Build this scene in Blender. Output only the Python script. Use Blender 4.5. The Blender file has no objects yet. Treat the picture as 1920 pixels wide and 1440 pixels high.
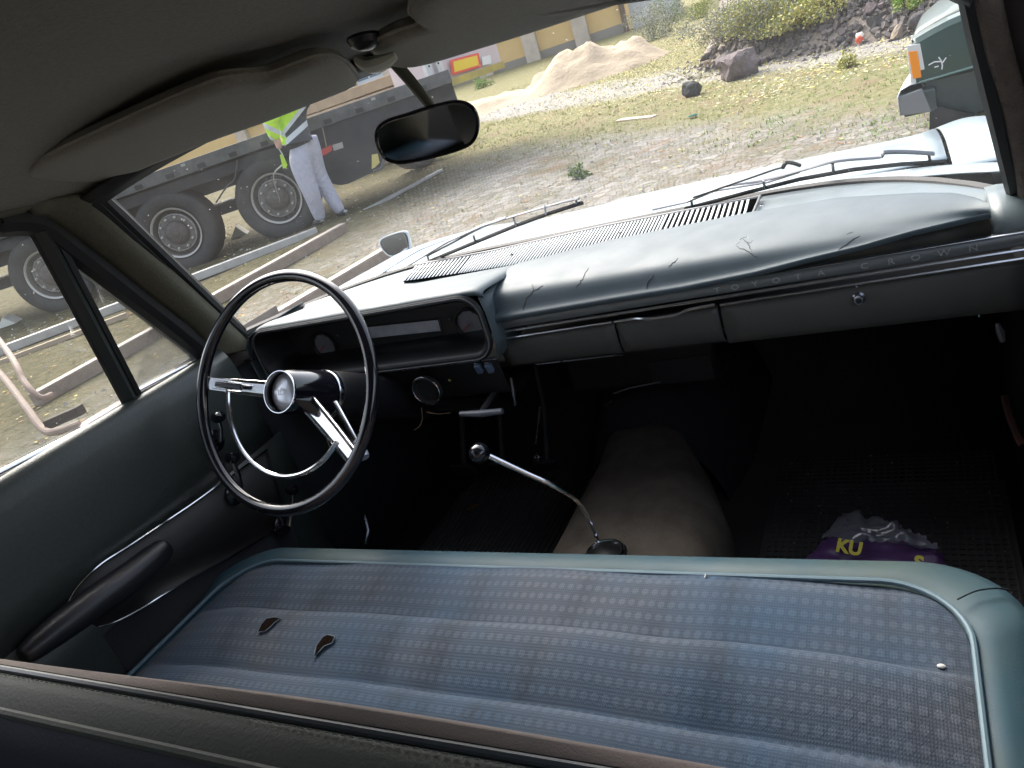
import bpy, bmesh, math, random
import numpy as np
from mathutils import Vector, Matrix, noise
from mathutils.bvhtree import BVHTree
random.seed(7); rng = np.random.default_rng(7)
SC = bpy.context.scene
COL = SC.collection
R = math.radians

# ------------------------------------------------------------------ camera
CAMP = np.array([0.598, -1.462, 1.344]); YAW, PIT, ROL, FPX = R(31.61), R(22.1), R(-18.86), 1421.6
_f = np.array([-math.sin(YAW)*math.cos(PIT), math.cos(YAW)*math.cos(PIT), -math.sin(PIT)])
_r0 = np.array([math.cos(YAW), math.sin(YAW), 0.0]); _u0 = np.cross(_r0, _f)
_r = math.cos(ROL)*_r0 + math.sin(ROL)*_u0; _u = -math.sin(ROL)*_r0 + math.cos(ROL)*_u0
cam = bpy.data.cameras.new('camera'); camo = bpy.data.objects.new('camera', cam); COL.objects.link(camo)
cam.sensor_width = 36; cam.lens = FPX/1920*36; cam.clip_start = 0.01; cam.clip_end = 3000
M = Matrix(((_r[0], _u[0], -_f[0], CAMP[0]), (_r[1], _u[1], -_f[1], CAMP[1]), (_r[2], _u[2], -_f[2], CAMP[2]), (0, 0, 0, 1)))
camo.matrix_world = M; SC.camera = camo

# ------------------------------------------------------------------ sky, sun, exposure
SUN_EL, SUN_ROT = R(48), R(312)
w = bpy.data.worlds.new('World'); SC.world = w; w.use_nodes = True
nt = w.node_tree; bg = nt.nodes['Background']
sky = nt.nodes.new('ShaderNodeTexSky'); sky.sky_type = 'NISHITA'; sky.sun_disc = False
sky.sun_elevation = SUN_EL; sky.sun_rotation = SUN_ROT; sky.dust_density = 6.0; sky.air_density = 1.0; sky.ozone_density = 1.0
hs = nt.nodes.new('ShaderNodeHueSaturation'); hs.inputs['Saturation'].default_value = .6
nt.links.new(sky.outputs[0], hs.inputs['Color']); nt.links.new(hs.outputs[0], bg.inputs[0]); bg.inputs[1].default_value = 0.145
sl = bpy.data.lights.new('sun', 'SUN'); sl.energy = 0.5; sl.angle = R(60); sl.color = (1.0, 0.96, 0.9)
so = bpy.data.objects.new('sun', sl); COL.objects.link(so)
_az = SUN_ROT  # nishita: rotation measured clockwise from +Y
sd = Vector((math.sin(_az)*math.cos(SUN_EL), math.cos(_az)*math.cos(SUN_EL), math.sin(SUN_EL)))
so.rotation_euler = sd.to_track_quat('Z', 'Y').to_euler()
SC.view_settings.view_transform = 'Standard'; SC.view_settings.look = 'None'; SC.view_settings.gamma = 1
SC.view_settings.exposure = 1.95
SC.render.engine = 'CYCLES'
SC.cycles.use_denoising = True
try:
    SC.cycles.denoiser = 'OPENIMAGEDENOISE'
except Exception:
    pass
SC.cycles.max_bounces = 8; SC.cycles.diffuse_bounces = 5; SC.cycles.glossy_bounces = 4; SC.cycles.transparent_max_bounces = 24
SC.cycles.sample_clamp_indirect = 6

# ------------------------------------------------------------------ helpers
def V(*a): return np.array(a, float)
def ray(u, v):
    d = _f + ((u-960)/FPX)*_r - ((v-720)/FPX)*_u
    return d/np.linalg.norm(d)
def at(u, v, x=None, y=None, z=None, pl=None, t=None):
    """a point of the place: where the sight line of photo pixel (u, v) meets a known plane"""
    d = ray(u, v)
    if x is not None: t = (x-CAMP[0])/d[0]
    elif y is not None: t = (y-CAMP[1])/d[1]
    elif z is not None: t = (z-CAMP[2])/d[2]
    elif pl is not None: t = ((np.array(pl[0], float)-CAMP)@np.array(pl[1], float))/(d@np.array(pl[1], float))
    return CAMP+t*d
def gz(x, y): return .024*y-.0165*x
GP = ((0, 0, 0), (0.0165, -0.024, 1.0))
def gr(u, v): return at(u, v, pl=GP)
DOORPL = ((-.71, 0, 1.0), (1, 0, -.31))
def dg(u, v): return at(u, v, pl=DOORPL)
def nrm(a): a = np.array(a, float); return a/(np.linalg.norm(a)+1e-12)
def interp(xs, ys, x): return float(np.interp(x, xs, ys))
def smooth_path(pts, n=8, closed=False):
    P = [np.array(p, float) for p in pts]; out = []
    N = len(P); rngk = range(N if closed else N-1)
    for i in rngk:
        if closed: p0, p1, p2, p3 = P[i-1], P[i], P[(i+1) % N], P[(i+2) % N]
        else: p0, p1, p2, p3 = P[max(i-1, 0)], P[i], P[i+1], P[min(i+2, N-1)]
        for k in range(n):
            t = k/n
            out.append(.5*((2*p1)+(-p0+p2)*t+(2*p0-5*p1+4*p2-p3)*t*t+(-p0+3*p1-3*p2+p3)*t**3))
    if not closed: out.append(P[-1])
    return out

class MB:
    def __init__(s): s.v = []; s.f = []
    def add(s, vs, fs):
        b = len(s.v); s.v += [tuple(map(float, p)) for p in vs]; s.f += [tuple(i+b for i in f) for f in fs]; return s
    def box(s, c, size, X=(1, 0, 0), Y=(0, 1, 0), Z=(0, 0, 1)):
        c = np.array(c, float); X, Y, Z = nrm(X), nrm(Y), nrm(Z); a, b, d = [q/2 for q in size]
        vs = [c+i*a*X+j*b*Y+k*d*Z for k in (-1, 1) for j in (-1, 1) for i in (-1, 1)]
        return s.add(vs, [(0, 2, 3, 1), (4, 5, 7, 6), (0, 1, 5, 4), (2, 6, 7, 3), (0, 4, 6, 2), (1, 3, 7, 5)])
    def beam(s, a, b, wd, h, up=(0, 0, 1)):
        a = np.array(a, float); b = np.array(b, float); X = nrm(b-a); Y = nrm(np.cross(up, X)); Z = np.cross(X, Y)
        return s.box((a+b)/2, (np.linalg.norm(b-a), wd, h), X, Y, Z)
    def tube(s, pts, r, n=10, closed=False, flat=1.0, up=None):
        P = [np.array(p, float) for p in pts]; N = len(P)
        rr = list(r) if hasattr(r, '__len__') else [r]*N
        T = []
        for i in range(N):
            a = P[i-1] if (i or closed) else P[i]; b = P[(i+1) % N] if (i < N-1 or closed) else P[i]
            T.append(nrm(b-a))
        u = nrm(np.cross(T[0], up if up is not None else ((0, 0, 1) if abs(T[0][2]) < .9 else (1, 0, 0))))
        rings = []
        for i in range(N):
            if up is not None: u = nrm(np.cross(T[i], up))
            else: u = nrm(u-T[i]*(u@T[i]))
            w_ = np.cross(T[i], u)
            rings.append([P[i]+rr[i]*(math.cos(2*math.pi*k/n)*u+flat*math.sin(2*math.pi*k/n)*w_) for k in range(n)])
        vs = [p for q in rings for p in q]; fs = []
        for i in range(N if closed else N-1):
            j = (i+1) % N
            for k in range(n): fs.append((i*n+k, i*n+(k+1) % n, j*n+(k+1) % n, j*n+k))
        if not closed: fs += [tuple(range(n))[::-1], tuple((N-1)*n+k for k in range(n))]
        return s.add(vs, fs)
    def loft(s, rows, closeu=False, closev=False):
        n = len(rows[0]); m = len(rows); vs = [p for r_ in rows for p in r_]; fs = []
        for i in range(m if closev else m-1):
            j = (i+1) % m
            for k in range(n if closeu else n-1): fs.append((i*n+k, i*n+(k+1) % n, j*n+(k+1) % n, j*n+k))
        return s.add(vs, fs)
    def prism(s, poly, vec):
        vec = np.array(vec, float); n = len(poly); a = [np.array(p, float) for p in poly]; b = [p+vec for p in a]
        return s.add(a+b, [tuple(range(n))[::-1], tuple(range(n, 2*n))]+[(i, (i+1) % n, n+(i+1) % n, n+i) for i in range(n)])
    def lathe(s, prof, o, ax, n=24):
        o = np.array(o, float); ax = nrm(ax); u = nrm(np.cross(ax, (0, 0, 1) if abs(ax[2]) < .9 else (1, 0, 0))); w_ = np.cross(ax, u)
        rows = [[o+ax*h+r_*(math.cos(2*math.pi*k/n)*u+math.sin(2*math.pi*k/n)*w_) for k in range(n)] for r_, h in prof]
        b = len(s.v); s.loft(rows, closeu=True); mr = max(q[0] for q in prof)
        if prof[0][0] < .3*mr: s.f.append(tuple(b+k for k in range(n))[::-1])
        if prof[-1][0] < .3*mr: s.f.append(tuple(b+(len(prof)-1)*n+k for k in range(n)))
        return s
    def ball(s, c, r, n=12, m=8):
        r = (r, r, r) if not hasattr(r, '__len__') else r; c = np.array(c, float)
        rows = [[c+V(r[0]*math.sin(a)*math.cos(b), r[1]*math.sin(a)*math.sin(b), r[2]*math.cos(a)) for b in np.linspace(0, 2*math.pi, n, endpoint=False)] for a in np.linspace(.02, math.pi-.02, m)]
        return s.loft(rows, closeu=True)
    def build(s, name, m=None, parent=None, ang=35, bev=0, solid=0, sub=0, soff=0.0):
        me = bpy.data.meshes.new(name); me.from_pydata(s.v, [], s.f); me.validate(); me.update()
        b = bmesh.new(); b.from_mesh(me); bmesh.ops.recalc_face_normals(b, faces=b.faces); b.to_mesh(me); b.free()
        me.polygons.foreach_set('use_smooth', [True]*len(me.polygons))
        if ang < 180: me.set_sharp_from_angle(angle=R(ang))
        o = bpy.data.objects.new(name, me); COL.objects.link(o)
        if m: me.materials.append(m)
        if parent: o.parent = parent
        if solid:
            q = o.modifiers.new('s', 'SOLIDIFY'); q.thickness = solid; q.offset = soff
        if bev:
            q = o.modifiers.new('b', 'BEVEL'); q.width = bev; q.segments = 2; q.limit_method = 'ANGLE'
        if sub:
            q = o.modifiers.new('u', 'SUBSURF'); q.levels = q.render_levels = sub
        return o

def tag(o, label=None, cat=None, group=None, kind=None):
    if label: o['label'] = label
    if cat: o['category'] = cat
    if group: o['group'] = group
    if kind: o['kind'] = kind
    return o
def empty(name, loc=(0, 0, 0), label=None, cat=None, group=None, parent=None, rz=0):
    o = bpy.data.objects.new(name, None); COL.objects.link(o); o.location = loc; o.rotation_euler = (0, 0, rz); o.empty_display_size = .05
    if parent: o.parent = parent
    return tag(o, label, cat, group)

MATS = {}
def mat(name, c=(.5, .5, .5), rough=.5, metal=0, c2=None, nscale=20, namt=.5, bscale=0, bump=0, spec=.5, coat=0, detail=4, dist=.01, alpha=1, trans=0, rvar=0, sheen=0):
    if name in MATS: return MATS[name]
    m = bpy.data.materials.new(name); m.use_nodes = True; t = m.node_tree; p = t.nodes['Principled BSDF']
    p.inputs['Roughness'].default_value = rough; p.inputs['Metallic'].default_value = metal
    p.inputs['Specular IOR Level'].default_value = spec; p.inputs['Coat Weight'].default_value = coat
    p.inputs['Base Color'].default_value = (*c, 1); p.inputs['Alpha'].default_value = alpha; p.inputs['Transmission Weight'].default_value = trans
    p.inputs['Sheen Weight'].default_value = sheen
    tc = t.nodes.new('ShaderNodeTexCoord')
    def nz(sc, det=detail):
        n = t.nodes.new('ShaderNodeTexNoise'); n.inputs['Scale'].default_value = sc; n.inputs['Detail'].default_value = det; n.inputs['Roughness'].default_value = .6
        t.links.new(tc.outputs['Object'], n.inputs['Vector']); return n
    if c2 is not None:
        n = nz(nscale); cr = t.nodes.new('ShaderNodeValToRGB'); cr.color_ramp.elements[0].position = .5-namt/2; cr.color_ramp.elements[1].position = .5+namt/2
        cr.color_ramp.elements[0].color = (*c, 1); cr.color_ramp.elements[1].color = (*c2, 1)
        t.links.new(n.outputs[0], cr.inputs[0]); t.links.new(cr.outputs[0], p.inputs['Base Color'])
    if rvar:
        n = nz(nscale*1.7 if c2 is not None else 30); mr = t.nodes.new('ShaderNodeMapRange'); mr.inputs[1].default_value = .3; mr.inputs[2].default_value = .7
        mr.inputs[3].default_value = max(0, rough-rvar); mr.inputs[4].default_value = min(1, rough+rvar)
        t.links.new(n.outputs[0], mr.inputs[0]); t.links.new(mr.outputs[0], p.inputs['Roughness'])
    if bscale:
        n = nz(bscale); b = t.nodes.new('ShaderNodeBump'); b.inputs['Strength'].default_value = bump; b.inputs['Distance'].default_value = dist
        t.links.new(n.outputs[0], b.inputs['Height']); t.links.new(b.outputs[0], p.inputs['Normal'])
    MATS[name] = m; return m

def glass_mat(name, tint=(1, 1, 1), dust=.03, refl=1.0, dustcol=(.7, .7, .68)):
    m = bpy.data.materials.new(name); m.use_nodes = True; t = m.node_tree; t.nodes.clear(); L = t.links
    out = t.nodes.new('ShaderNodeOutputMaterial'); tr = t.nodes.new('ShaderNodeBsdfTransparent'); tr.inputs[0].default_value = (*tint, 1)
    gl = t.nodes.new('ShaderNodeBsdfGlossy'); gl.inputs['Roughness'].default_value = .02
    fr = t.nodes.new('ShaderNodeFresnel'); fr.inputs[0].default_value = 1.45
    geo = t.nodes.new('ShaderNodeNewGeometry')
    mu = t.nodes.new('ShaderNodeMath'); mu.operation = 'MULTIPLY'; mu.inputs[1].default_value = refl
    L.new(fr.outputs[0], mu.inputs[0])
    m1 = t.nodes.new('ShaderNodeMixShader'); L.new(mu.outputs[0], m1.inputs[0]); L.new(tr.outputs[0], m1.inputs[1]); L.new(gl.outputs[0], m1.inputs[2])
    # film of dust that also paints a hazy veil, plus small specks
    df = t.nodes.new('ShaderNodeBsdfDiffuse'); df.inputs[0].default_value = (*dustcol, 1)
    tl = t.nodes.new('ShaderNodeBsdfTranslucent'); tl.inputs[0].default_value = (*dustcol, 1)
    dm = t.nodes.new('ShaderNodeMixShader'); dm.inputs[0].default_value = .6; L.new(df.outputs[0], dm.inputs[1]); L.new(tl.outputs[0], dm.inputs[2])
    tc = t.nodes.new('ShaderNodeTexCoord')
    n = t.nodes.new('ShaderNodeTexNoise'); n.inputs['Scale'].default_value = 6; n.inputs['Detail'].default_value = 5; L.new(tc.outputs['Object'], n.inputs['Vector'])
    vo = t.nodes.new('ShaderNodeTexVoronoi'); vo.inputs['Scale'].default_value = 70; L.new(tc.outputs['Object'], vo.inputs['Vector'])
    lt = t.nodes.new('ShaderNodeMath'); lt.operation = 'LESS_THAN'; lt.inputs[1].default_value = .085; L.new(vo.outputs['Distance'], lt.inputs[0])
    n2 = t.nodes.new('ShaderNodeTexNoise'); n2.inputs['Scale'].default_value = 30; L.new(tc.outputs['Object'], n2.inputs['Vector'])
    gt = t.nodes.new('ShaderNodeMath'); gt.operation = 'GREATER_THAN'; gt.inputs[1].default_value = .56; L.new(n2.outputs[0], gt.inputs[0])
    sp = t.nodes.new('ShaderNodeMath'); sp.operation = 'MULTIPLY'; L.new(lt.outputs[0], sp.inputs[0]); L.new(gt.outputs[0], sp.inputs[1])
    sp2 = t.nodes.new('ShaderNodeMath'); sp2.operation = 'MULTIPLY'; sp2.inputs[1].default_value = .35; L.new(sp.outputs[0], sp2.inputs[0])
    ma = t.nodes.new('ShaderNodeMath'); ma.operation = 'MULTIPLY'; ma.inputs[1].default_value = dust*2; L.new(n.outputs[0], ma.inputs[0])
    ad = t.nodes.new('ShaderNodeMath'); ad.operation = 'ADD'; ad.use_clamp = True; L.new(ma.outputs[0], ad.inputs[0]); L.new(sp2.outputs[0], ad.inputs[1])
    m2 = t.nodes.new('ShaderNodeMixShader'); L.new(ad.outputs[0], m2.inputs[0]); L.new(m1.outputs[0], m2.inputs[1]); L.new(dm.outputs[0], m2.inputs[2])
    L.new(m2.outputs[0], out.inputs[0]); return m

headliner_m = mat('headliner_cloth', (.235, .225, .20), .95, c2=(.16, .153, .135), nscale=190, namt=.7, bscale=240, bump=.5, dist=.003, spec=.2)
visor_m = mat('visor_vinyl', (.27, .255, .22), .8, c2=(.19, .18, .155), nscale=210, namt=.7, bscale=350, bump=.3, dist=.002, spec=.3)
pillar_m = mat('pillar_vinyl', (.15, .14, .10), .55, c2=(.09, .083, .058), nscale=160, namt=.7, bscale=260, bump=.25, dist=.002, spec=.4)
rubber_m = mat('black_rubber', (.012, .012, .013), .6, bscale=200, bump=.1, dist=.002)
blackp = mat('black_plastic', (.012, .012, .014), .35, bscale=220, bump=.15, dist=.001)
gloss_black = mat('gloss_black', (.008, .008, .012), .12, coat=.6)
chrome = mat('chrome', (.75, .76, .78), .12, 1, rvar=.06)
dull_chrome = mat('dull_chrome', (.24, .25, .27), .30, 1, rvar=.1)
pad_m = mat('dash_pad_vinyl', (.078, .102, .114), .55, c2=(.058, .08, .092), nscale=9, bscale=330, bump=.22, dist=.001, spec=.5, rvar=.07)
dashmetal_m = mat('dash_painted_metal', (.12, .15, .16), .4, c2=(.095, .125, .135), nscale=7, bscale=300, bump=.12, dist=.001, rvar=.08)
cluster_m = mat('cluster_black', (.009, .010, .011), .45, bscale=260, bump=.1, dist=.001)
face_m = mat('gauge_panel_grey', (.024, .024, .024), .4)
lower_m = mat('lower_dash_paint', (.072, .07, .062), .5, c2=(.052, .051, .046), nscale=8, bscale=400, bump=.1, dist=.001)
door_m = mat('door_vinyl', (.048, .057, .052), .36, c2=(.032, .038, .035), nscale=170, namt=.6, bscale=260, bump=.3, dist=.0013, rvar=.06)
doordark_m = mat('door_lower_vinyl', (.022, .021, .020), .5, bscale=300, bump=.3, dist=.0015)
navy_m = mat('navy_carpet', (.018, .018, .022), .95, bscale=300, bump=.4, dist=.003)
teal_m = mat('seat_teal_vinyl', (.009, .052, .086), .62, c2=(.045, .074, .072), nscale=3.2, namt=.35, bscale=420, bump=.25, dist=.0012, rvar=.08)
piping_m = mat('seat_piping', (.09, .15, .19), .55)
brownveil_m = mat('seatback_brown_cloth', (.26, .19, .15), .95, c2=(.19, .15, .125), nscale=14, bscale=500, bump=.4, dist=.002, sheen=.2)
darkvinyl_m = mat('seatback_dark_vinyl', (.034, .045, .034), .65, c2=(.05, .05, .036), nscale=8, bscale=320, bump=.35, dist=.002)
navyvinyl_m = mat('seatback_navy_vinyl', (.018, .022, .035), .7, bscale=320, bump=.3, dist=.002)
carpet_m = mat('brown_carpet', (.19, .155, .12), .98, c2=(.06, .05, .038), nscale=16, namt=.75, bscale=420, bump=.8, dist=.004)
mat_m = mat('black_rubber_mat', (.085, .08, .078), .75, c2=(.055, .052, .05), nscale=7)
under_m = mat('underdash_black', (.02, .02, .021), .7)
paint_m = mat('pale_blue_paint', (.31, .375, .41), .34, c2=(.29, .355, .39), nscale=3, coat=.4, rvar=.05)
tear_m = mat('exposed_foam', (.006, .0035, .003), 1, c2=(.012, .007, .005), nscale=90, spec=.05, bscale=300, bump=.6, dist=.003)
silver_m = mat('gauge_silver', (.62, .63, .68), .35, .2, c2=(.36, .38, .43), nscale=30)

# seat cloth: rows of pale woven dots on ribbed blue-grey cloth
def seat_cloth():
    m = bpy.data.materials.new('seat_woven_cloth'); m.use_nodes = True; t = m.node_tree; L = t.links; p = t.nodes['Principled BSDF']
    p.inputs['Roughness'].default_value = .85; p.inputs['Specular IOR Level'].default_value = .25; p.inputs['Sheen Weight'].default_value = .15
    tc = t.nodes.new('ShaderNodeTexCoord'); sx = t.nodes.new('ShaderNodeSeparateXYZ'); L.new(tc.outputs['Object'], sx.inputs[0])
    def mth(op, a, b=None, c=None):
        n = t.nodes.new('ShaderNodeMath'); n.operation = op
        for i, q in enumerate((a, b, c)):
            if q is None: continue
            if hasattr(q, 'links') or hasattr(q, 'is_linked'): L.new(q, n.inputs[i])
            else: n.inputs[i].default_value = q
        return n.outputs[0]
    nn = t.nodes.new('ShaderNodeTexNoise'); nn.inputs['Scale'].default_value = 40; L.new(tc.outputs['Object'], nn.inputs['Vector'])
    wob = mth('MULTIPLY', mth('SUBTRACT', nn.outputs[0], .5), .12)
    X = mth('ADD', mth('DIVIDE', sx.outputs[0], .0138), wob); Y = mth('ADD', mth('DIVIDE', sx.outputs[1], .0205), wob)
    fx = mth('SUBTRACT', mth('FRACT', X), .5); fy = mth('SUBTRACT', mth('FRACT', Y), .5)
    d = mth('ADD', mth('MULTIPLY', mth('POWER', mth('ABSOLUTE', fx), 2.0), 1.0), mth('MULTIPLY', mth('POWER', mth('ABSOLUTE', fy), 2.0), 1.5))
    dot = t.nodes.new('ShaderNodeMapRange'); dot.interpolation_type = 'SMOOTHSTEP'; dot.inputs[1].default_value = .16; dot.inputs[2].default_value = .05; dot.inputs[3].default_value = 0; dot.inputs[4].default_value = 1
    L.new(d, dot.inputs[0])
    rib = mth('MULTIPLY', mth('ADD', mth('SINE', mth('MULTIPLY', sx.outputs[1], 2*math.pi/.0042)), 1), .5)
    rib2 = mth('MULTIPLY', mth('ADD', mth('SINE', mth('MULTIPLY', sx.outputs[0], 2*math.pi/.0031)), 1), .5)
    weave = mth('MULTIPLY', rib, rib2)
    big = t.nodes.new('ShaderNodeTexNoise'); big.inputs['Scale'].default_value = 4.5; big.inputs['Detail'].default_value = 5; L.new(tc.outputs['Object'], big.inputs['Vector'])
    c1 = t.nodes.new('ShaderNodeMixRGB'); c1.inputs[1].default_value = (.036, .052, .074, 1); c1.inputs[2].default_value = (.105, .132, .165, 1)
    fac = mth('ADD', mth('MULTIPLY', dot.outputs[0], mth('MULTIPLY', big.outputs[0], .46)), mth('MULTIPLY', weave, .18)); L.new(fac, c1.inputs[0])
    cr = t.nodes.new('ShaderNodeValToRGB'); cr.color_ramp.elements[0].position = .35; cr.color_ramp.elements[1].position = .68
    cr.color_ramp.elements[0].color = (.66, .95, 1.18, 1); cr.color_ramp.elements[1].color = (1.22, 1.06, 1.0, 1); L.new(big.outputs[0], cr.inputs[0])
    mx = t.nodes.new('ShaderNodeMixRGB'); mx.blend_type = 'MULTIPLY'; mx.inputs[0].default_value = 1; L.new(c1.outputs[0], mx.inputs[1]); L.new(cr.outputs[0], mx.inputs[2])
    # grime streaks running front to back
    mp = t.nodes.new('ShaderNodeMapping'); mp.inputs['Scale'].default_value = (16, 3.0, 3); L.new(tc.outputs['Object'], mp.inputs[0])
    st = t.nodes.new('ShaderNodeTexNoise'); st.inputs['Scale'].default_value = 1.0; st.inputs['Detail'].default_value = 6; L.new(mp.outputs[0], st.inputs['Vector'])
    sr = t.nodes.new('ShaderNodeMapRange'); sr.inputs[1].default_value = .3; sr.inputs[2].default_value = .5; sr.inputs[3].default_value = .64; sr.inputs[4].default_value = 1.0; L.new(st.outputs[0], sr.inputs[0])
    mx2 = t.nodes.new('ShaderNodeMixRGB'); mx2.blend_type = 'MULTIPLY'; mx2.inputs[0].default_value = 1; L.new(mx.outputs[0], mx2.inputs[1]); L.new(sr.outputs[0], mx2.inputs[2])
    L.new(mx2.outputs[0], p.inputs['Base Color'])
    b = t.nodes.new('ShaderNodeBump'); b.inputs['Strength'].default_value = .5; b.inputs['Distance'].default_value = .0012
    fn = t.nodes.new('ShaderNodeTexNoise'); fn.inputs['Scale'].default_value = 700; L.new(tc.outputs['Object'], fn.inputs['Vector'])
    h = mth('ADD', mth('ADD', mth('MULTIPLY', dot.outputs[0], .6), mth('MULTIPLY', weave, .6)), mth('MULTIPLY', fn.outputs[0], .8)); L.new(h, b.inputs['Height']); L.new(b.outputs[0], p.inputs['Normal'])
    return m
cloth_m = seat_cloth()

# ================================================================== THE CAR
car = empty('sedan_car', (0, 0, 0), 'old pale blue sedan seen from inside, with its front bench seat and dashboard', 'car')

# ---------------- windscreen curves
TR1 = at(1818, -12, y=-.50); BR1 = at(1908, 372, y=-.22)
def Tc(s):
    if s < 0: return V(.551*s, -.535-.077*abs(s)**3, 1.395-.046*abs(s)**3)
    return V(TR1[0]*s, -.535+(TR1[1]+.535)*s**3, 1.395+(TR1[2]-1.395)*s**5)
def Bc(s):
    if s < 0: return V(.716*s, .075-.40*abs(s)**5, .960+.027*abs(s)**3)
    return V(BR1[0]*s, .075+(BR1[1]-.075)*s**5, .960+(BR1[2]-.960)*s**3)
SS = np.linspace(-1, 1, 33)
rows = []
for k in np.linspace(0, 1, 9):
    rows.append([Bc(s)*(1-k)+Tc(s)*k+V(0, .03*math.sin(math.pi*k), .02*math.sin(math.pi*k))*(1-abs(s)**4) for s in SS])
ws_glass = glass_mat('windscreen_glass', (.97, .985, .98), dust=.020, refl=.03)
ws = MB().loft(rows).build('windscreen', ws_glass, car, ang=180)
per = [Bc(s) for s in SS]+[Bc(1)*(1-k)+Tc(1)*k for k in np.linspace(.1, .9, 9)]+[Tc(s) for s in SS[::-1]]+[Tc(-1)*(1-k)+Bc(-1)*k for k in np.linspace(.1, .9, 9)]
MB().tube(per, .0125, 8, closed=True).build('gasket', rubber_m, ws)
MB().tube([p+V(0, .012, .004) for p in per], .0035, 8, closed=True).build('outer_moulding', rubber_m, ws)

lft = [Tc(-1)*(1-k)+Bc(-1)*k for k in np.linspace(-.02, 1.02, 14)]
MB().tube([p+V(-.012, -.004, -.006) for p in lft], .0165, 8).build('pillar_seal', rubber_m, ws)
MB().loft([[Tc(s_)+V(0, -.002, -.012), Tc(s_)+V(0, -.022, -.004), Tc(s_)+V(0, -.034, .006)] for s_ in SS]).build('header_seal', rubber_m, ws, ang=180, solid=.004)
# ---------------- headliner
def zc(y): return 1.399+.052*(1-math.exp(-max(0, -.535-y)/.22))
def xl(y): return interp([-2.3, -.8, -.68, -.60], [-.585, -.585, -.575, -.553], y)
rows = []
for i in range(41):
    k = i/40
    row = []
    for j in range(33):
        u = -1+2*j/32
        yf = Tc(u)[1]-.004; y = yf*(1-k**1.35)+(-2.35)*k**1.35
        x = -u*xl(y) if u < 0 else u*interp([-2.35, -.8, -.5], [.74, .73, TR1[0]], y)
        x = u*(-xl(y)) if u < 0 else x
        e = abs(u)**3.2; ze = 1.372 if y < -.8 else interp([-.8, -.54], [1.372, 1.352], y)
        if u > 0: ze = interp([-.8, -.5], [1.378, TR1[2]], y)
        z = zc(y)*(1-e)+ze*e
        if i == 0: z = Tc(u)[2]+.004
        z += .0035*math.sin(9*x+5*y)*min(1, k*6)*(1-e)
        row.append(V(x, y, z))
    rows.append(row)
MB().loft(rows).build('headliner', headliner_m, car, ang=180, solid=.012, soff=1)
# outer roof skin
rows = [[p+V(0, 0, .04) for p in r_] for r_ in rows]
MB().loft(rows).build('roof_panel', paint_m, car, ang=180, solid=.004)
# ---------------- left A pillar trim running into the roof rail
inner = smooth_path([(-.585, -2.3, 1.372), (-.585, -1.3, 1.372), (-.585, -.8, 1.374), (-.575, -.68, 1.366), (-.556, -.625, 1.350), (-.590, -.56, 1.270), (-.622, -.494, 1.195), (-.668, -.412, 1.092), (-.716, -.328, .987), (-.735, -.30, .94)], 5)
op = [dg(0, 406), dg(60, 400), dg(100, 413), dg(140, 438), dg(200, 486), dg(275, 548), dg(350, 605), dg(383, 638)]
outer = smooth_path([(-.60, -2.3, 1.35), (-.598, -1.3, 1.362)]+[op[0], op[1], op[2], op[4], op[5], op[6], op[7], dg(405, 668)], 5)
rows = []
n_ = len(inner)
for a, b in zip(inner, outer):
    rows.append([a*(1-k)+b*k+V(.014, -.006, .004)*math.sin(math.pi*k)*1.2 for k in np.linspace(0, 1, 9)])
MB().loft(rows).build('pillar_trim', pillar_m, car, ang=180, solid=.006, soff=1)
# outer sheet metal of the left pillar, behind the trim
rows = [[p+V(-.03, .012, .0) for p in (r_[0], r_[3], r_[5])] for r_ in rows]
MB().loft(rows).build('pillar_panel', paint_m, car, ang=180, solid=.003)
# ---------------- right A pillar (furry edge, dark face)
pe = [at(1818, -12, y=-.50), at(1847, 100, y=-.44), at(1877, 200, y=-.37), at(1903, 327, y=-.27), at(1912, 395, y=-.22)]
pm_ = mat('pillar_lit_edge', (.17, .135, .115), .9, c2=(.10, .08, .07), nscale=40, bscale=260, bump=1, dist=.006)  # furry edge; its lighter brown paints the light it catches
MB().tube(smooth_path([p+V(.012, -.004, 0) for p in pe], 6), .0135, 10).build('pillar_edge_trim', pm_, car, ang=180)
rp = [[p+V(.014, .0, 0), p+V(.045, -.012, 0), p+V(.07, -.04, 0), p+V(.085, -.09, 0)] for p in smooth_path(pe, 4)]
MB().loft(rp).build('pillar_cover', mat('pillar_dark_brown', (.05, .04, .036), .7, bscale=200, bump=.3, dist=.002), car, ang=180, solid=.01, soff=1)
MB().tube(smooth_path([p+V(.088, -.08, 0) for p in pe]+[at(1990, 520, y=-.28)], 5), .016, 8).build('door_seal', rubber_m, car)

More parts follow.
